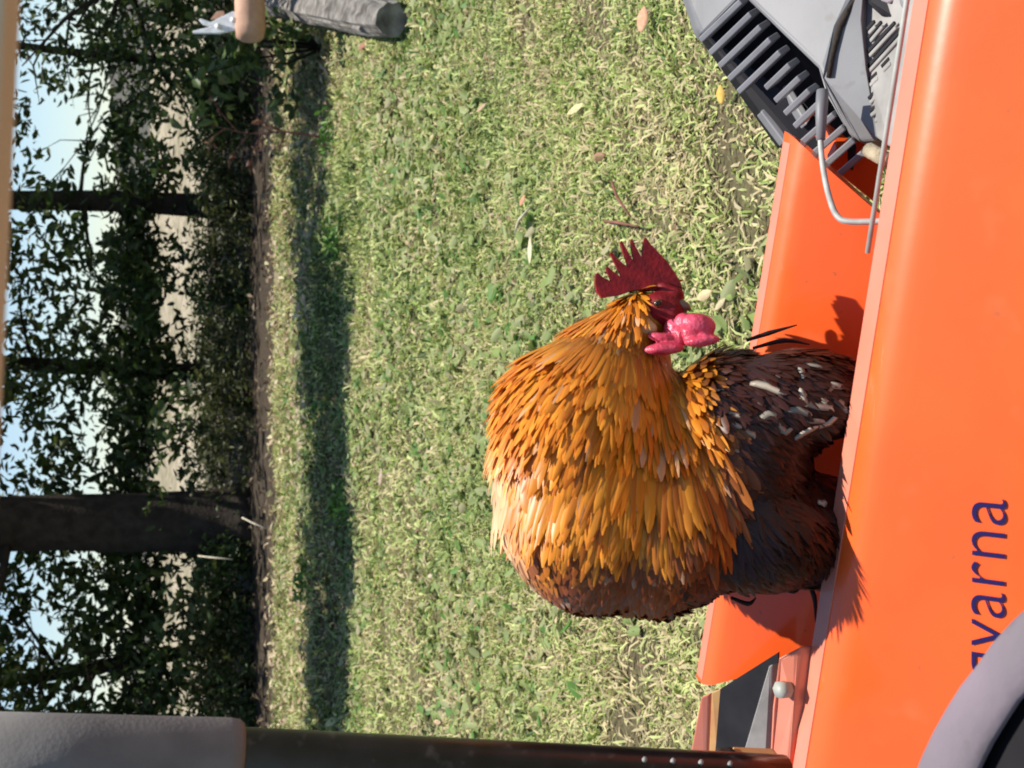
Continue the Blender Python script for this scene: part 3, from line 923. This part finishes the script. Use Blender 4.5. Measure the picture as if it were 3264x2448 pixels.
# bent wire handle
tube('wire_handle', [pd(2622, 290, 1.245), pd(2618, 340, 1.243), pd(2616, 450, 1.235), pd(2628, 560, 1.22), pd(2650, 650, 1.20), pd(2672, 692, 1.188), pd(2705, 706, 1.18), pd(2790, 706, 1.165), pd(2830, 704, 1.16)],
     [.0030] * 9, M['steel'], mower, 10, 40)
tube('handle_sleeve', [pd(2622, 288, 1.243), pd(2619, 340, 1.241), pd(2616, 445, 1.233)], [.006, .0062, .0045], M['grey'], mower, 12)
# pale strip painting a sky highlight along the near panel's edge
TP = [ER + ax * .3, EL + (ER - EL) * .727]
tube('lip_highlight', [p + bx_ * .030 + Vector((0, 0, -.001)) for p in (TP[0], TP[0].lerp(TP[1], .5), TP[1])], [.0026, .0026, .0024], M['pale_grey'], mower, 10)
tube('pivot_pin', [pd(2770, 478, 1.20), pd(2835, 515, 1.17)], [.0075, .0075], M['pellet'], mower, 10)

# control lever with foam grip
L0, L1, L2 = pd(-260, 2386, .93), pd(772, 2404, 1.0), pd(2330, 2476, 1.10)
lev = tube('control_lever', [L1 - (L2 - L1) * .1, L1, L1.lerp(L2, .5), L2, L2 + (L2 - L1) * .12], [.0215] * 5, M['tubeblack'], mower, 20)
gd = (L0 - L1).normalized()
tube('foam_grip', [L1, L1 + gd * .004, L1 + gd * .012, L1.lerp(L0, .5), L0], [.024, .0275, .0285, .0285, .0285], M['foam'], mower, 24)
for x in (2010, 2105, 2200, 2300):
    c = L1.lerp(L2, (x - 772) / (2330 - 772))
    tdir = (CAM - c).normalized()
    lx = (L2 - L1).normalized()
    out = (tdir - lx * tdir.dot(lx)).normalized()
    out = (out * .82 + RIGHT * .57).normalized()
    tube('lever_bolt', [c + out * .019, c + out * .0245], [.0026, .002], M['pad'], lev, 8)
prism('lever_bracket', [pd(2290, 2400, 1.13), pd(2345, 2396, 1.14), pd(2358, 2430, 1.14), pd(2372, 2500, 1.13), pd(2290, 2520, 1.12)], FWD * .02, M['bark'], mower, .004)
bar('bracket_foot', pd(2355, 2428, 1.15), pd(2490, 2434, 1.15), UP * .004 + RIGHT * .010, FWD * .015, M['tan'], mower, .002)

# steering wheel
wc = pd(4478, 3274, .60)
wn = (CAM + Vector((0, 0, .1)) - wc).normalized()
wn = (wn + Vector((0, 0, .25))).normalized()
wa = wn.cross(RIGHT).normalized(); wb = wn.cross(wa)
ring = [wc + (wa * math.cos(t_) + wb * math.sin(t_)) * .2555 for t_ in np.linspace(0, 2 * math.pi, 97)[:-1]]
V, Fc = [], []
for i, c in enumerate(ring):
    o_ = (c - wc).normalized()
    for k in range(14):
        th = 2 * math.pi * k / 14
        rr_ = .0190 * (1 + .02 * math.sin(i * .9) - (.05 if i % 8 == 0 else 0))
        V.append(c + (o_ * math.cos(th) + wn * math.sin(th) * .4) * rr_)
for i in range(96):
    for k in range(14):
        j = (i + 1) % 96; k2 = (k + 1) % 14
        Fc.append((i * 14 + k, i * 14 + k2, j * 14 + k2, j * 14 + k))
swl = mk('steering_wheel', V, Fc, M['wheel'], mower, True)
tube('hub', [wc - wn * .035, wc + wn * .005], [.045, .04], M['black'], swl, 20)
for k in range(3):
    a = k * 2.094 + .4
    e = wa * math.cos(a) + wb * math.sin(a)
    bar('spoke', wc + e * .035 - wn * .02, wc + e * .25 - wn * .002, e.cross(wn) * .013, wn * .004, M['black'], swl, .002)
tube('steering_column', [wc - wn * .04, wc - wn * .3], [.03, .03], M['black'], mower, 16)
dc = wc - wn * .008
tube('dashboard', [dc - wn * .05, dc - wn * .01, dc], [.259, .259, .257], M['black'], mower, 64)
# body, seat deck and wheels that stand below and behind the view
bar('chassis', (-.1, .2, .35), (-.3, 1.6, .35), (.28, .08, 0), (0, 0, .09), M['black'], mower, .02)
for (x, y, r) in [(-.46, .35, .24), (.28, .25, .24), (-.58, 1.36, .19), (.12, 1.36, .19)]:
    tube('wheel', [(x - .06, y, r), (x - .05, y, r), (x + .05, y, r), (x + .06, y, r)], [r * .86, r, r, r * .86], M['pan'], mower, 28)

# ------------------------------------------------------------------ rooster
RD = 1.27
FLOOR = Z0
feet_c = Vector((-.08, 1.20, FLOOR))
roo = empty('rooster', feet_c, 'golden brown rooster with red comb and dark breast standing on the mower', 'rooster')
ELL = [  # pixel x, y, depth, radius along image x, along image y, radius in depth, turn
    (1908, 1552, 1.24, 336, 396, .100, 0),
    (1888, 1400, 1.245, 305, 330, .095, 0),
    (2090, 1610, 1.235, 340, 345, .090, 0),
    (1900, 1290, 1.25, 285, 245, .080, 0),
    (2060, 1400, 1.25, 230, 210, .085, 0),
    (1965, 1140, 1.268, 185, 165, .062, 0),
    (2010, 1060, 1.262, 130, 110, .048, 0),
    (2065, 985, 1.258, 98, 74, .036, 0),
    (2110, 990, 1.245, 70, 62, .030, 0),
    (2390, 1690, 1.235, 310, 205, .080, 0),
    (2330, 1420, 1.235, 265, 310, .075, 0),
    (2540, 1265, 1.205, 270, 160, .046, 0),
    (2560, 1690, 1.235, 250, 200, .048, 0),
    (1860, 1700, 1.31, 230, 200, .085, 0)]
bm = bmesh.new()
for (x, y, d, rx, ry, rd, tn) in ELL:
    rx, ry = rx - 16, ry - 14
    k = d / FPX
    M4 = Matrix.Identity(4)
    c = pd(x, y, d)
    for i in range(3):
        M4[i][0] = -UP[i] * rx * k; M4[i][1] = RIGHT[i] * ry * k; M4[i][2] = -FWD[i] * rd; M4[i][3] = c[i]
    bmesh.ops.create_uvsphere(bm, u_segments=24, v_segments=14, radius=1, matrix=M4)
tmpo = bm_obj('tmp_body', bm, M['feather'])
rm = tmpo.modifiers.new('r', 'REMESH'); rm.mode = 'VOXEL'; rm.voxel_size = .0065
sm = tmpo.modifiers.new('s', 'SMOOTH'); sm.iterations = 12; sm.factor = .6
bpy.context.view_layer.update()
me = bpy.data.meshes.new_from_object(tmpo.evaluated_get(bpy.context.evaluated_depsgraph_get()))
bpy.data.objects.remove(tmpo)
me.name = 'body'
me.materials.clear(); me.materials.append(M['feather'])
me.polygons.foreach_set('use_smooth', np.ones(len(me.polygons), bool))
nv = len(me.vertices)
VB = np.empty(nv * 3); me.vertices.foreach_get('co', VB); VB = VB.reshape(-1, 3)

def plumage(P, r_, jit=1.0):
    """feather colour over the bird: golden hackle, buff back with sun highlights painted in, russet wing, dark breast and fluff"""
    x, y = to_px(P)
    gold = np.array([.74, .285, .022]); amber = np.array([.55, .155, .010]); buff = np.array([.74, .46, .25]); rust = np.array([.20, .052, .012]); dark = np.array([.040, .0092, .0042])
    n = len(x)
    q = np.clip(.5 + .28 * noise2(x / 30, y / 300, 77) + r_.normal(0, .13, n), 0, 1)
    c = amber + (gold - amber) * smooth01((.75 - q) / .5)[:, None]
    tb = smooth01((1700 - x + 60 * (q - .5)) / 110)[:, None] * smooth01((y - 1150) / 160)[:, None]
    c = c * (1 - tb) + buff * tb  # back paled to buff, sun highlights included in the colour
    tr_ = smooth01((y + .45 * (x - 1850) - 1530 + 260 * (q - .5) * jit) / 260)[:, None]
    c = c * (1 - tr_) + rust * tr_
    hx = np.interp(y, [950, 1130, 1230, 1300, 1400, 1500, 1600, 1700, 1800, 1960], [2400, 2190, 2215, 2245, 2290, 2330, 2300, 2230, 2150, 2060])
    rd_ = smooth01((x - hx + 190 + 120 * (q - .5) * jit) / 190)[:, None] * smooth01((y - 1250) / 200)[:, None]
    c = c * (1 - .75 * rd_) + np.array([.30, .075, .012]) * .75 * rd_
    td = smooth01((x - hx + 40 + 110 * (q - .5) * jit) / 90)[:, None]
    c = c * (1 - td) + dark * td
    pl = (r_.random(n) < .035) & (x < hx - 60)  # scattered pale feathers painted in for patches of sheen
    c[pl] = c[pl] * .45 + np.array([.52, .36, .24]) * .55
    return c

set_col(me, plumage(VB, np.random.default_rng(3), .3) * .6)
body = link('body', me, roo)
# feathers
me.calc_loop_triangles()
nt_ = len(me.loop_triangles)
TI = np.empty(nt_ * 3, np.int32); me.loop_triangles.foreach_get('vertices', TI); TI = TI.reshape(-1, 3)
NB = np.empty(nv * 3); me.vertices.foreach_get('normal', NB); NB = NB.reshape(-1, 3)
a_, b_, c_ = VB[TI[:, 0]], VB[TI[:, 1]], VB[TI[:, 2]]
area = np.linalg.norm(np.cross(b_ - a_, c_ - a_), axis=1)
HEAD = np.array(pd(2030, 930, 1.262))

def sample(n, r_):
    ti = r_.choice(nt_, n, p=area / area.sum())
    u = r_.random((n, 2)); f = u.sum(1) > 1; u[f] = 1 - u[f]
    P = a_[ti] + (b_ - a_)[ti] * u[:, :1] + (c_ - a_)[ti] * u[:, 1:]
    Nn = NB[TI[ti]].mean(1); Nn /= np.linalg.norm(Nn, axis=1)[:, None]
    return P, Nn

def feathers(name, P, Nn, L, W, r_, lift=.10, wav=.12, parent=roo, droop=0.0, pointed=True, light=1.0):
    n = len(P)
    x, y = to_px(P)
    D = P - HEAD
    D = D + np.array(UP) * -droop
    D -= Nn * (D * Nn).sum(1)[:, None]
    D /= np.linalg.norm(D, axis=1)[:, None] + 1e-9
    D = D + r_.normal(0, wav, (n, 3)); D -= Nn * (D * Nn).sum(1)[:, None]; D /= np.linalg.norm(D, axis=1)[:, None]
    Sd = np.cross(Nn, D)
    rol = r_.normal(0, .14, n)
    S2 = Sd * np.cos(rol)[:, None] + Nn * np.sin(rol)[:, None]
    L = L * (.6 + .8 * r_.random(n)); W = W * (.55 + 1.0 * r_.random(n) ** 1.5)
    st = [0, .2, .45, .7, .88, 1.0]
    wd = [.45, .9, 1.0, .95, .70, .16] if pointed else [.4, .85, 1.0, 1.0, .72, .2]
    up = [0, .55, .85, .8, .55, .2]
    rows = []
    cl = plumage(P, r_) * (.86 + .28 * r_.random((n, 1))) * light
    cols = []
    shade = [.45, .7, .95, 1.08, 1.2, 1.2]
    lf = lift * (.6 + .8 * r_.random(n))
    for s_, w_, u_, sh in zip(st, wd, up, shade):
        c0 = P + D * (L * s_)[:, None] + Nn * (.0012 + L * lf * u_)[:, None]
        rows += [c0 - S2 * (W * w_ * .5)[:, None], c0 + Nn * (W * .13 * w_)[:, None], c0 + S2 * (W * w_ * .5)[:, None]]
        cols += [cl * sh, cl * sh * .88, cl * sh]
    V = np.stack(rows, 1).reshape(-1, 3)
    Cc = np.stack(cols, 1).reshape(-1, 3)
    k = len(st)
    i = np.arange(n)[:, None] * (3 * k)
    lo = []
    for j in range(k - 1):
        lo += [i + [3 * j, 3 * j + 1, 3 * j + 4, 3 * j + 3], i + [3 * j + 1, 3 * j + 2, 3 * j + 5, 3 * j + 4]]
    lo = np.concatenate(lo, 1).ravel()
    o = np_mesh(name, V, lo, 4, M['feather'], Cc, smooth=True, parent=parent)
    o['kind'] = 'stuff'
    return o

r_ = np.random.default_rng(21)
P, Nn = sample(30000, r_)
x, y = to_px(P)
dh = np.linalg.norm(P - HEAD, axis=1)
face = (x > 2045) & (y < 1075)
back_ = (x < 1650 + r_.normal(0, 40, len(x))) & (y > 1240 + r_.normal(0, 100, len(x)))
hx_ = np.interp(y, [950, 1130, 1230, 1300, 1400, 1500, 1600, 1700, 1800, 1960], [2400, 2190, 2215, 2245, 2290, 2330, 2300, 2230, 2150, 2060])
hack = (dh < .235) & ~back_ & (x < hx_ - 25) & (dh > .008) & ~face & (y < 1650)
Ph, Nh = P[hack], Nn[hack]
Lh = np.clip(.018 + .24 * dh[hack], .015, .062)
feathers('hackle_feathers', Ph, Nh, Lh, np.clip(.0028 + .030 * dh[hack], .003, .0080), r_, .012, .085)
top_ = (~hack) & (~face) & (x < 1740) & (y < 1700)
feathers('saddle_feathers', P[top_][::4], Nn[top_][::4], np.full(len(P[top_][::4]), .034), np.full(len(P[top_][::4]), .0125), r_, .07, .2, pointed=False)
br = (~hack) & (~face) & (~top_) & (x < hx_ + 30)
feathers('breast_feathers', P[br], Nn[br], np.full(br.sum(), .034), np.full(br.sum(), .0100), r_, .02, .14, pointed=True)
# loose dark fluff under the belly
r2 = np.random.default_rng(33)
P2, N2 = sample(26000, r2)
x2, y2 = to_px(P2)
hx2 = np.interp(y2, [950, 1130, 1230, 1300, 1400, 1500, 1600, 1700, 1800, 1960], [2400, 2190, 2215, 2245, 2290, 2330, 2300, 2230, 2150, 2060])
fl = (x2 > hx2 - 30) & (y2 > 1095)
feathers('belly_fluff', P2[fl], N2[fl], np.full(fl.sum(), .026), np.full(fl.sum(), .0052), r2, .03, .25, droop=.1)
# sickle tail, folded down and away behind the body
r3 = np.random.default_rng(44)
for k in range(7):
    b0 = pd(1780 + 30 * k, 1600 + 20 * k, 1.36)
    e = pd(1850 + 40 * k, 1480 + 45 * k, 1.50)
    pts = spline([b0, b0.lerp(e, .5) + Vector((0, .0, .03)), e, e + Vector((0, .06, -.08))], 9)
    V, Fc, cc = [], [], []
    for j, p in enumerate(pts):
        wdt = .016 * math.sin(math.pi * min(1, .18 + j / 8 * .8)) + .001
        V += [p - RIGHT * wdt, p + Vector((0, 0, .004)), p + RIGHT * wdt, p - Vector((0, 0, .001))]
    for j in range(8):
        for s_ in range(4):
            s2 = (s_ + 1) % 4
            Fc.append((4 * j + s_, 4 * j + s2, 4 * j + 4 + s2, 4 * j + 4 + s_))
    mk('tail_feather', V, Fc, M['feather'], roo, True, np.array([(.02, .022, .02)] * len(V)))

# comb
def zc(cx, cy):
    return 1850 + cx * .3014, 720 + cy * .3014
CO = [(215, 765), (165, 700), (146, 610), (152, 520), (172, 500), (220, 545), (325, 600), (280, 500), (262, 446), (280, 434), (325, 480), (435, 555), (345, 370), (306, 292), (324, 280), (380, 350), (505, 450), (438, 250), (414, 170), (434, 160), (478, 240),
      (570, 400), (532, 215), (530, 152), (552, 150), (585, 230), (650, 345), (662, 200), (676, 130), (700, 132), (735, 190), (795, 250), (900, 360), (1000, 500), (1065, 620), (1090, 720), (1050, 790), (960, 770), (900, 720), (780, 690), (650, 680), (540, 690), (430, 730), (320, 750)]
def blade(name, pts, d, th, mt, parent, n_in=2):
    P_ = [pd(*p, d) for p in pts]
    c = sum(P_, Vector()) / len(P_)
    bm = bmesh.new()
    lay = []
    for (s_, off) in [(.0, 0), (.06, .7), (.2, 1)]:
        pass
    rings = [(.975, -1.0), (.995, -.6), (1.0, 0), (.995, .6), (.975, 1.0)]
    vs = []
    for s_, o_ in rings:
        vs.append([bm.verts.new(c + (p - c) * s_ + FWD * (th * .5 * o_)) for p in P_])
    n = len(P_)
    for a, b in zip(vs[:-1], vs[1:]):
        for i in range(n):
            j = (i + 1) % n
            bm.faces.new((a[i], a[j], b[j], b[i]))
    from mathutils.geometry import tessellate_polygon
    for t_ in tessellate_polygon([[Vector((p[0], p[1], 0)) for p in pts]]):
        bm.faces.new([vs[0][k] for k in t_]); bm.faces.new([vs[-1][k] for k in t_[::-1]])
    o = bm_obj(name, bm, mt, parent, False)
    return o
comb = blade('comb', [zc(*p) for p in CO], 1.243, .011, M['skin'], roo)
tx_ = bpy.data.textures.new('comb_noise', 'CLOUDS'); tx_.noise_scale = .012

def blob(name, items, mt, parent, vox=.0028, smi=6, disp=0):
    bm = bmesh.new()
    for (x, y, d, rx, ry, rd, tn) in items:
        k = d / FPX
        c = pd(x, y, d)
        ca, sa = math.cos(math.radians(tn)), math.sin(math.radians(tn))
        ix, iy = -UP * ca + -RIGHT * sa, UP * sa * -1 * -1 + -RIGHT * ca
        iy = (UP * sa - RIGHT * ca)
        M4 = Matrix.Identity(4)
        for i in range(3):
            M4[i][0] = ix[i] * rx * k; M4[i][1] = iy[i] * ry * k; M4[i][2] = -FWD[i] * rd; M4[i][3] = c[i]
        bmesh.ops.create_uvsphere(bm, u_segments=20, v_segments=12, radius=1, matrix=M4)
    to = bm_obj('tmp_blob', bm, mt)
    r = to.modifiers.new('r', 'REMESH'); r.mode = 'VOXEL'; r.voxel_size = vox
    s_ = to.modifiers.new('s', 'SMOOTH'); s_.iterations = smi; s_.factor = .5
    if disp:
        dm = to.modifiers.new('d', 'DISPLACE'); dm.texture = tx_; dm.strength = disp; dm.mid_level = .5; dm.texture_coords = 'GLOBAL'
    bpy.context.view_layer.update()
    me = bpy.data.meshes.new_from_object(to.evaluated_get(bpy.context.evaluated_depsgraph_get()))
    bpy.data.objects.remove(to)
    me.name = name
    me.materials.clear(); me.materials.append(mt)
    me.polygons.foreach_set('use_smooth', np.ones(len(me.polygons), bool))
    return link(name, me, parent)

fc = blob('face_skin', [(2105, 985, 1.236, 62, 58, .020, 0), (2140, 1000, 1.232, 42, 56, .018, 0), (2150, 945, 1.236, 34, 32, .012, 0), (2085, 1010, 1.238, 40, 40, .016, 0), (2130, 925, 1.24, 45, 22, .010, 30)], M['skin'], roo, .0028, 8, .0015)
blob('earlobe', [(2050, 1040, 1.224, 32, 34, .010, 20), (2075, 1048, 1.222, 22, 22, .008, 0)], M['lobe'], roo, .0024, 5)
tx_.noise_scale = .016
blob('wattle', [(2112, 1076, 1.213, 50, 17, .009, 8), (2118, 1112, 1.206, 66, 20, .011, -4), (2150, 1094, 1.212, 30, 24, .007, 0), (2168, 1074, 1.214, 26, 38, .010, 0), (2150, 1045, 1.222, 34, 34, .012, 0)], M['wattle'], roo, .0016, 4, .0022)
blob('wattle', [(2226, 1034, 1.203, 58, 36, .011, 12), (2236, 1086, 1.201, 60, 19, .010, -6), (2200, 1060, 1.206, 30, 40, .008, 0), (2178, 1030, 1.214, 32, 34, .012, 0)], M['wattle'], roo, .0016, 4, .0022)
bp_ = [pd(2150, 972, 1.232), pd(2172, 974, 1.229), pd(2190, 979, 1.227), pd(2202, 987, 1.226)]
tube('beak', bp_, [.0075, .0065, .0042, .001], M['horn'], roo, 14)
tube('lower_beak', [pd(2155, 990, 1.231), pd(2175, 992, 1.229), pd(2190, 993, 1.228)], [.006, .0045, .001], M['horn'], roo, 12)
ep = pd(2098, 968, 1.2185)
bm = bmesh.new(); bmesh.ops.create_uvsphere(bm, u_segments=18, v_segments=12, radius=.0050, matrix=Matrix.Translation(ep))
eye = bm_obj('eye', bm, M['eye'], roo, True)
bm = bmesh.new(); bmesh.ops.create_uvsphere(bm, u_segments=14, v_segments=10, radius=.0034, matrix=Matrix.Translation(ep - FWD * .0024))
bm_obj('pupil', bm, M['pupil'], eye, True)
# legs and feet standing on the floor of the box
for (fx, fy) in [(-.135, 1.20), (-.02, 1.165)]:
    z = FLOOR
    hip = Vector((fx, fy + .02, z + .13)); kne = Vector((fx, fy + .012, z + .07)); ank = Vector((fx, fy, z + .012))
    leg = tube('leg', [hip, kne, ank, Vector((fx, fy - .004, z + .006))], [.013, .008, .0072, .006], M['shank'], roo, 12)
    for a in (-.55, 0, .55, math.pi):
        L_ = .048 if a != math.pi else .02
        d_ = Vector((math.sin(a), -math.cos(a), 0))
        q0 = Vector((fx, fy, z + .007)); q1 = q0 + d_ * L_ * .55 + Vector((0, 0, .003)); q2 = q0 + d_ * L_ - Vector((0, 0, .002))
        tube('toe', [q0, q1, q2, q2 + d_ * .008 - Vector((0, 0, .003))], [.0055, .005, .0042, .0008], M['shank'], leg, 8)
# pale tipped feathers scattered over the dark breast
from mathutils.bvhtree import BVHTree
bvh = BVHTree.FromPolygons([Vector(v) for v in VB], [tuple(t_) for t_ in TI])
def pale(a, b, wd, col, sag=.10):
    ra, rb_ = pd(*a, 1) - CAM, pd(*b, 1) - CAM
    ha, hb = bvh.ray_cast(CAM, ra.normalized()), bvh.ray_cast(CAM, rb_.normalized())
    if ha[0] is None or hb[0] is None:
        return
    up_ = (ha[1] + hb[1]).normalized()
    A, B = ha[0] + ha[1] * .0044, hb[0] + hb[1] * .0058
    d = B - A
    sd = d.cross(up_).normalized()
    bend_ = rng.normal(0, .10) * d.length; jag_ = rng.random(2) * np.array([.35, 6]); wd *= rng.uniform(.7, 1.05)
    V, Fc = [], []
    for t_, w_ in [(0, .45), (.15, .85), (.45, 1), (.75, .9), (.92, .6), (1, .12)]:
        c = A + d * t_ + up_ * (d.length * sag * .6 * math.sin(math.pi * t_)) + sd * (bend_ * math.sin(math.pi * t_) + jag_[0] * wd * math.sin(9 * t_ + jag_[1]))
        V += [c - sd * wd * w_, c + up_ * wd * .18 * w_, c + sd * wd * w_, c - up_ * wd * .2 * w_]
    for j in range(5):
        for k in range(4):
            k2 = (k + 1) % 4
            Fc.append((4 * j + k, 4 * j + k2, 4 * j + 4 + k2, 4 * j + 4 + k))
    Fc += [(3, 2, 1, 0), (20, 21, 22, 23)]
    mk('pale_feather', V, Fc, M['feather'], roo, True, np.array([col] * len(V)) * np.repeat(np.linspace(.55, 1.1, 6), 4)[:, None])
CR, GR = (.62, .52, .40), (.40, .355, .28)
for a, b, wd, cl in [((2228, 1254), (2310, 1252), .0036, CR), ((2282, 1308), (2364, 1333), .0034, CR), ((2395, 1226), (2508, 1258), .0050, CR), ((2328, 1350), (2362, 1368), .0032, GR), ((2368, 1378), (2402, 1398), .0032, GR),
                     ((2264, 1362), (2294, 1390), .003, GR), ((2294, 1396), (2354, 1442), .003, GR), ((2548, 1165), (2556, 1214), .0040, GR), ((2550, 1166), (2616, 1182), .0036, GR), ((2366, 1142), (2478, 1106), .0034, GR),
                     ((2292, 1145), (2332, 1138), .0034, GR), ((2598, 1612), (2626, 1614), .0040, CR), ((2418, 1332), (2474, 1316), .0050, GR), ((2466, 1318), (2492, 1378), .0044, GR), ((2500, 1305), (2584, 1320), .0048, GR),
                     ((2553, 1234), (2568, 1294), .0040, CR), ((2560, 1288), (2654, 1304), .0046, CR), ((2520, 1404), (2604, 1348), .0042, CR), ((2590, 1356), (2674, 1300), .0038, CR), ((2622, 1257), (2684, 1238), .0036, GR),
                     ((2478, 1378), (2524, 1358), .0040, GR), ((2613, 1246), (2644, 1294), .0038, GR), ((2540, 1328), (2624, 1336), .0036, GR), ((2650, 1268), (2694, 1312), .0036, GR)]:
    pale(a, b, wd, cl)
# loose dark wisps standing off the breast
for q in [[(2380, 1085), (2450, 1062), (2540, 1036)], [(2400, 1110), (2500, 1085), (2580, 1098)], [(2480, 1870), (2530, 1885), (2560, 1862)], [(2330, 1905), (2385, 1925), (2410, 1905)], [(2560, 1840), (2595, 1900), (2600, 1985)]]:
    tube('dark_wisp', [pd(x, y, 1.225) for x, y in q], [.0016, .0026, .0006], M['pan'], roo, 7, 9)

# ------------------------------------------------------------------ single fallen leaves and twigs on the lawn
def fallen(x, y, size, rot, col, label, asp=.42, name='fallen_leaf', curl=.25):
    p = at_z(x, y, 0.0)
    p.z = float(hz(p.x, p.y)) + .035
    n = Vector((rng.normal(0, .25), -.45, 1)).normalized()
    a = n.cross(Vector((math.cos(rot), math.sin(rot), .05))).normalized()
    b = n.cross(a)
    V, Fc = [], []
    st = [(-.5, .05), (-.3, .6), (-.05, 1), (.2, .85), (.38, .45), (.5, .03)]
    for s_, w_ in st:
        c = p + a * (s_ * size) + n * (size * curl * s_ * s_)
        for k in (-1, 0, 1):
            V.append(c + b * (k * w_ * size * asp * .5) + n * (abs(k) * w_ * size * .07))
    for j in range(5):
        for k in range(2):
            i = 3 * j + k
            Fc.append((i, i + 1, i + 4, i + 3))
    o = mk(name, V, Fc, M['dryleaf'], None, True, np.array([col] * len(V)))
    sd = o.modifiers.new('thickness', 'SOLIDIFY'); sd.thickness = .0012
    tag(o, label, 'leaf', 'single fallen leaves on the lawn')

fallen(1862, 350, .085, .3, (.62, .54, .28), 'curved cream leaf on the lawn between the log and the grey vents', .34)
fallen(2100, 66, .075, 1.3, (.60, .33, .20), 'broad salmon-brown leaf lying closest to the grey cover corner', .6)
fallen(1556, 345, .065, .5, (.50, .34, .22), 'dull tan leaf on the bare patch, about level with the log end', .35)
fallen(1700, 640, .05, 1.0, (.55, .27, .16), 'small rusty leaf with a dark hole beside it on the lawn', .5)
fallen(1735, 800, .11, 1.75, (.62, .55, .36), 'long pale straw-like leaf above the rooster back', .22)
fallen(2290, 940, .06, .35, (.68, .52, .29), 'plump tan leaf just beside the rooster wattles', .45)
fallen(2340, 970, .045, .8, (.5, .42, .25), 'small tan leaf between the wattles and the orange back panel', .4)
fallen(2360, 305, .05, 1.2, (.66, .42, .10), 'yellow leaf next to the slatted grey vent', .55)
fallen(1945, 500, .06, .1, (.34, .18, .11), 'dark brown leaf on the lawn above the comb', .5)
fallen(1400, 1430, .06, .9, (.62, .50, .32), 'pale leaf on the lawn level with the rooster back', .4)
fallen(1395, 1835, .05, .4, (.58, .48, .34), 'pale leaf on the lawn beyond the rooster wing', .45)
fallen(1225, 1520, .12, 1.45, (.42, .31, .25), 'pinkish dead leaf near the lawn edge below the thick trunk', .3)
fallen(1085, 2300, .16, .55, (.52, .50, .24), 'large pale green leaf at the lawn edge by the black lever', .45)
fallen(1405, 2300, .07, .2, (.60, .42, .26), 'tan leaf on the lawn beside the black lever', .4)
fallen(1185, 150, .10, .2, (.36, .17, .12), 'reddish brown leaf by the sawn end of the log', .5)
for (a, b, lb) in [((1925, 705), (2035, 722), 'dark reddish twig on the grass just above the comb'), ((1950, 580), (2010, 690), 'thin dark twig on the grass between the brown leaf and the reddish twig'),
                   ((1690, 660), (1640, 745), 'pale dry stalk on the lawn beside the rusty leaf')]:
    A, B = at_z(*a, .04), at_z(*b, .045)
    o = tube('lawn_twig', [A, A.lerp(B, .5) + Vector((.004, 0, .012)), B], [.004, .005, .003], M['straw'] if 'pale' in lb else M['twig'], None, 7)
    tag(o, lb, 'twig')
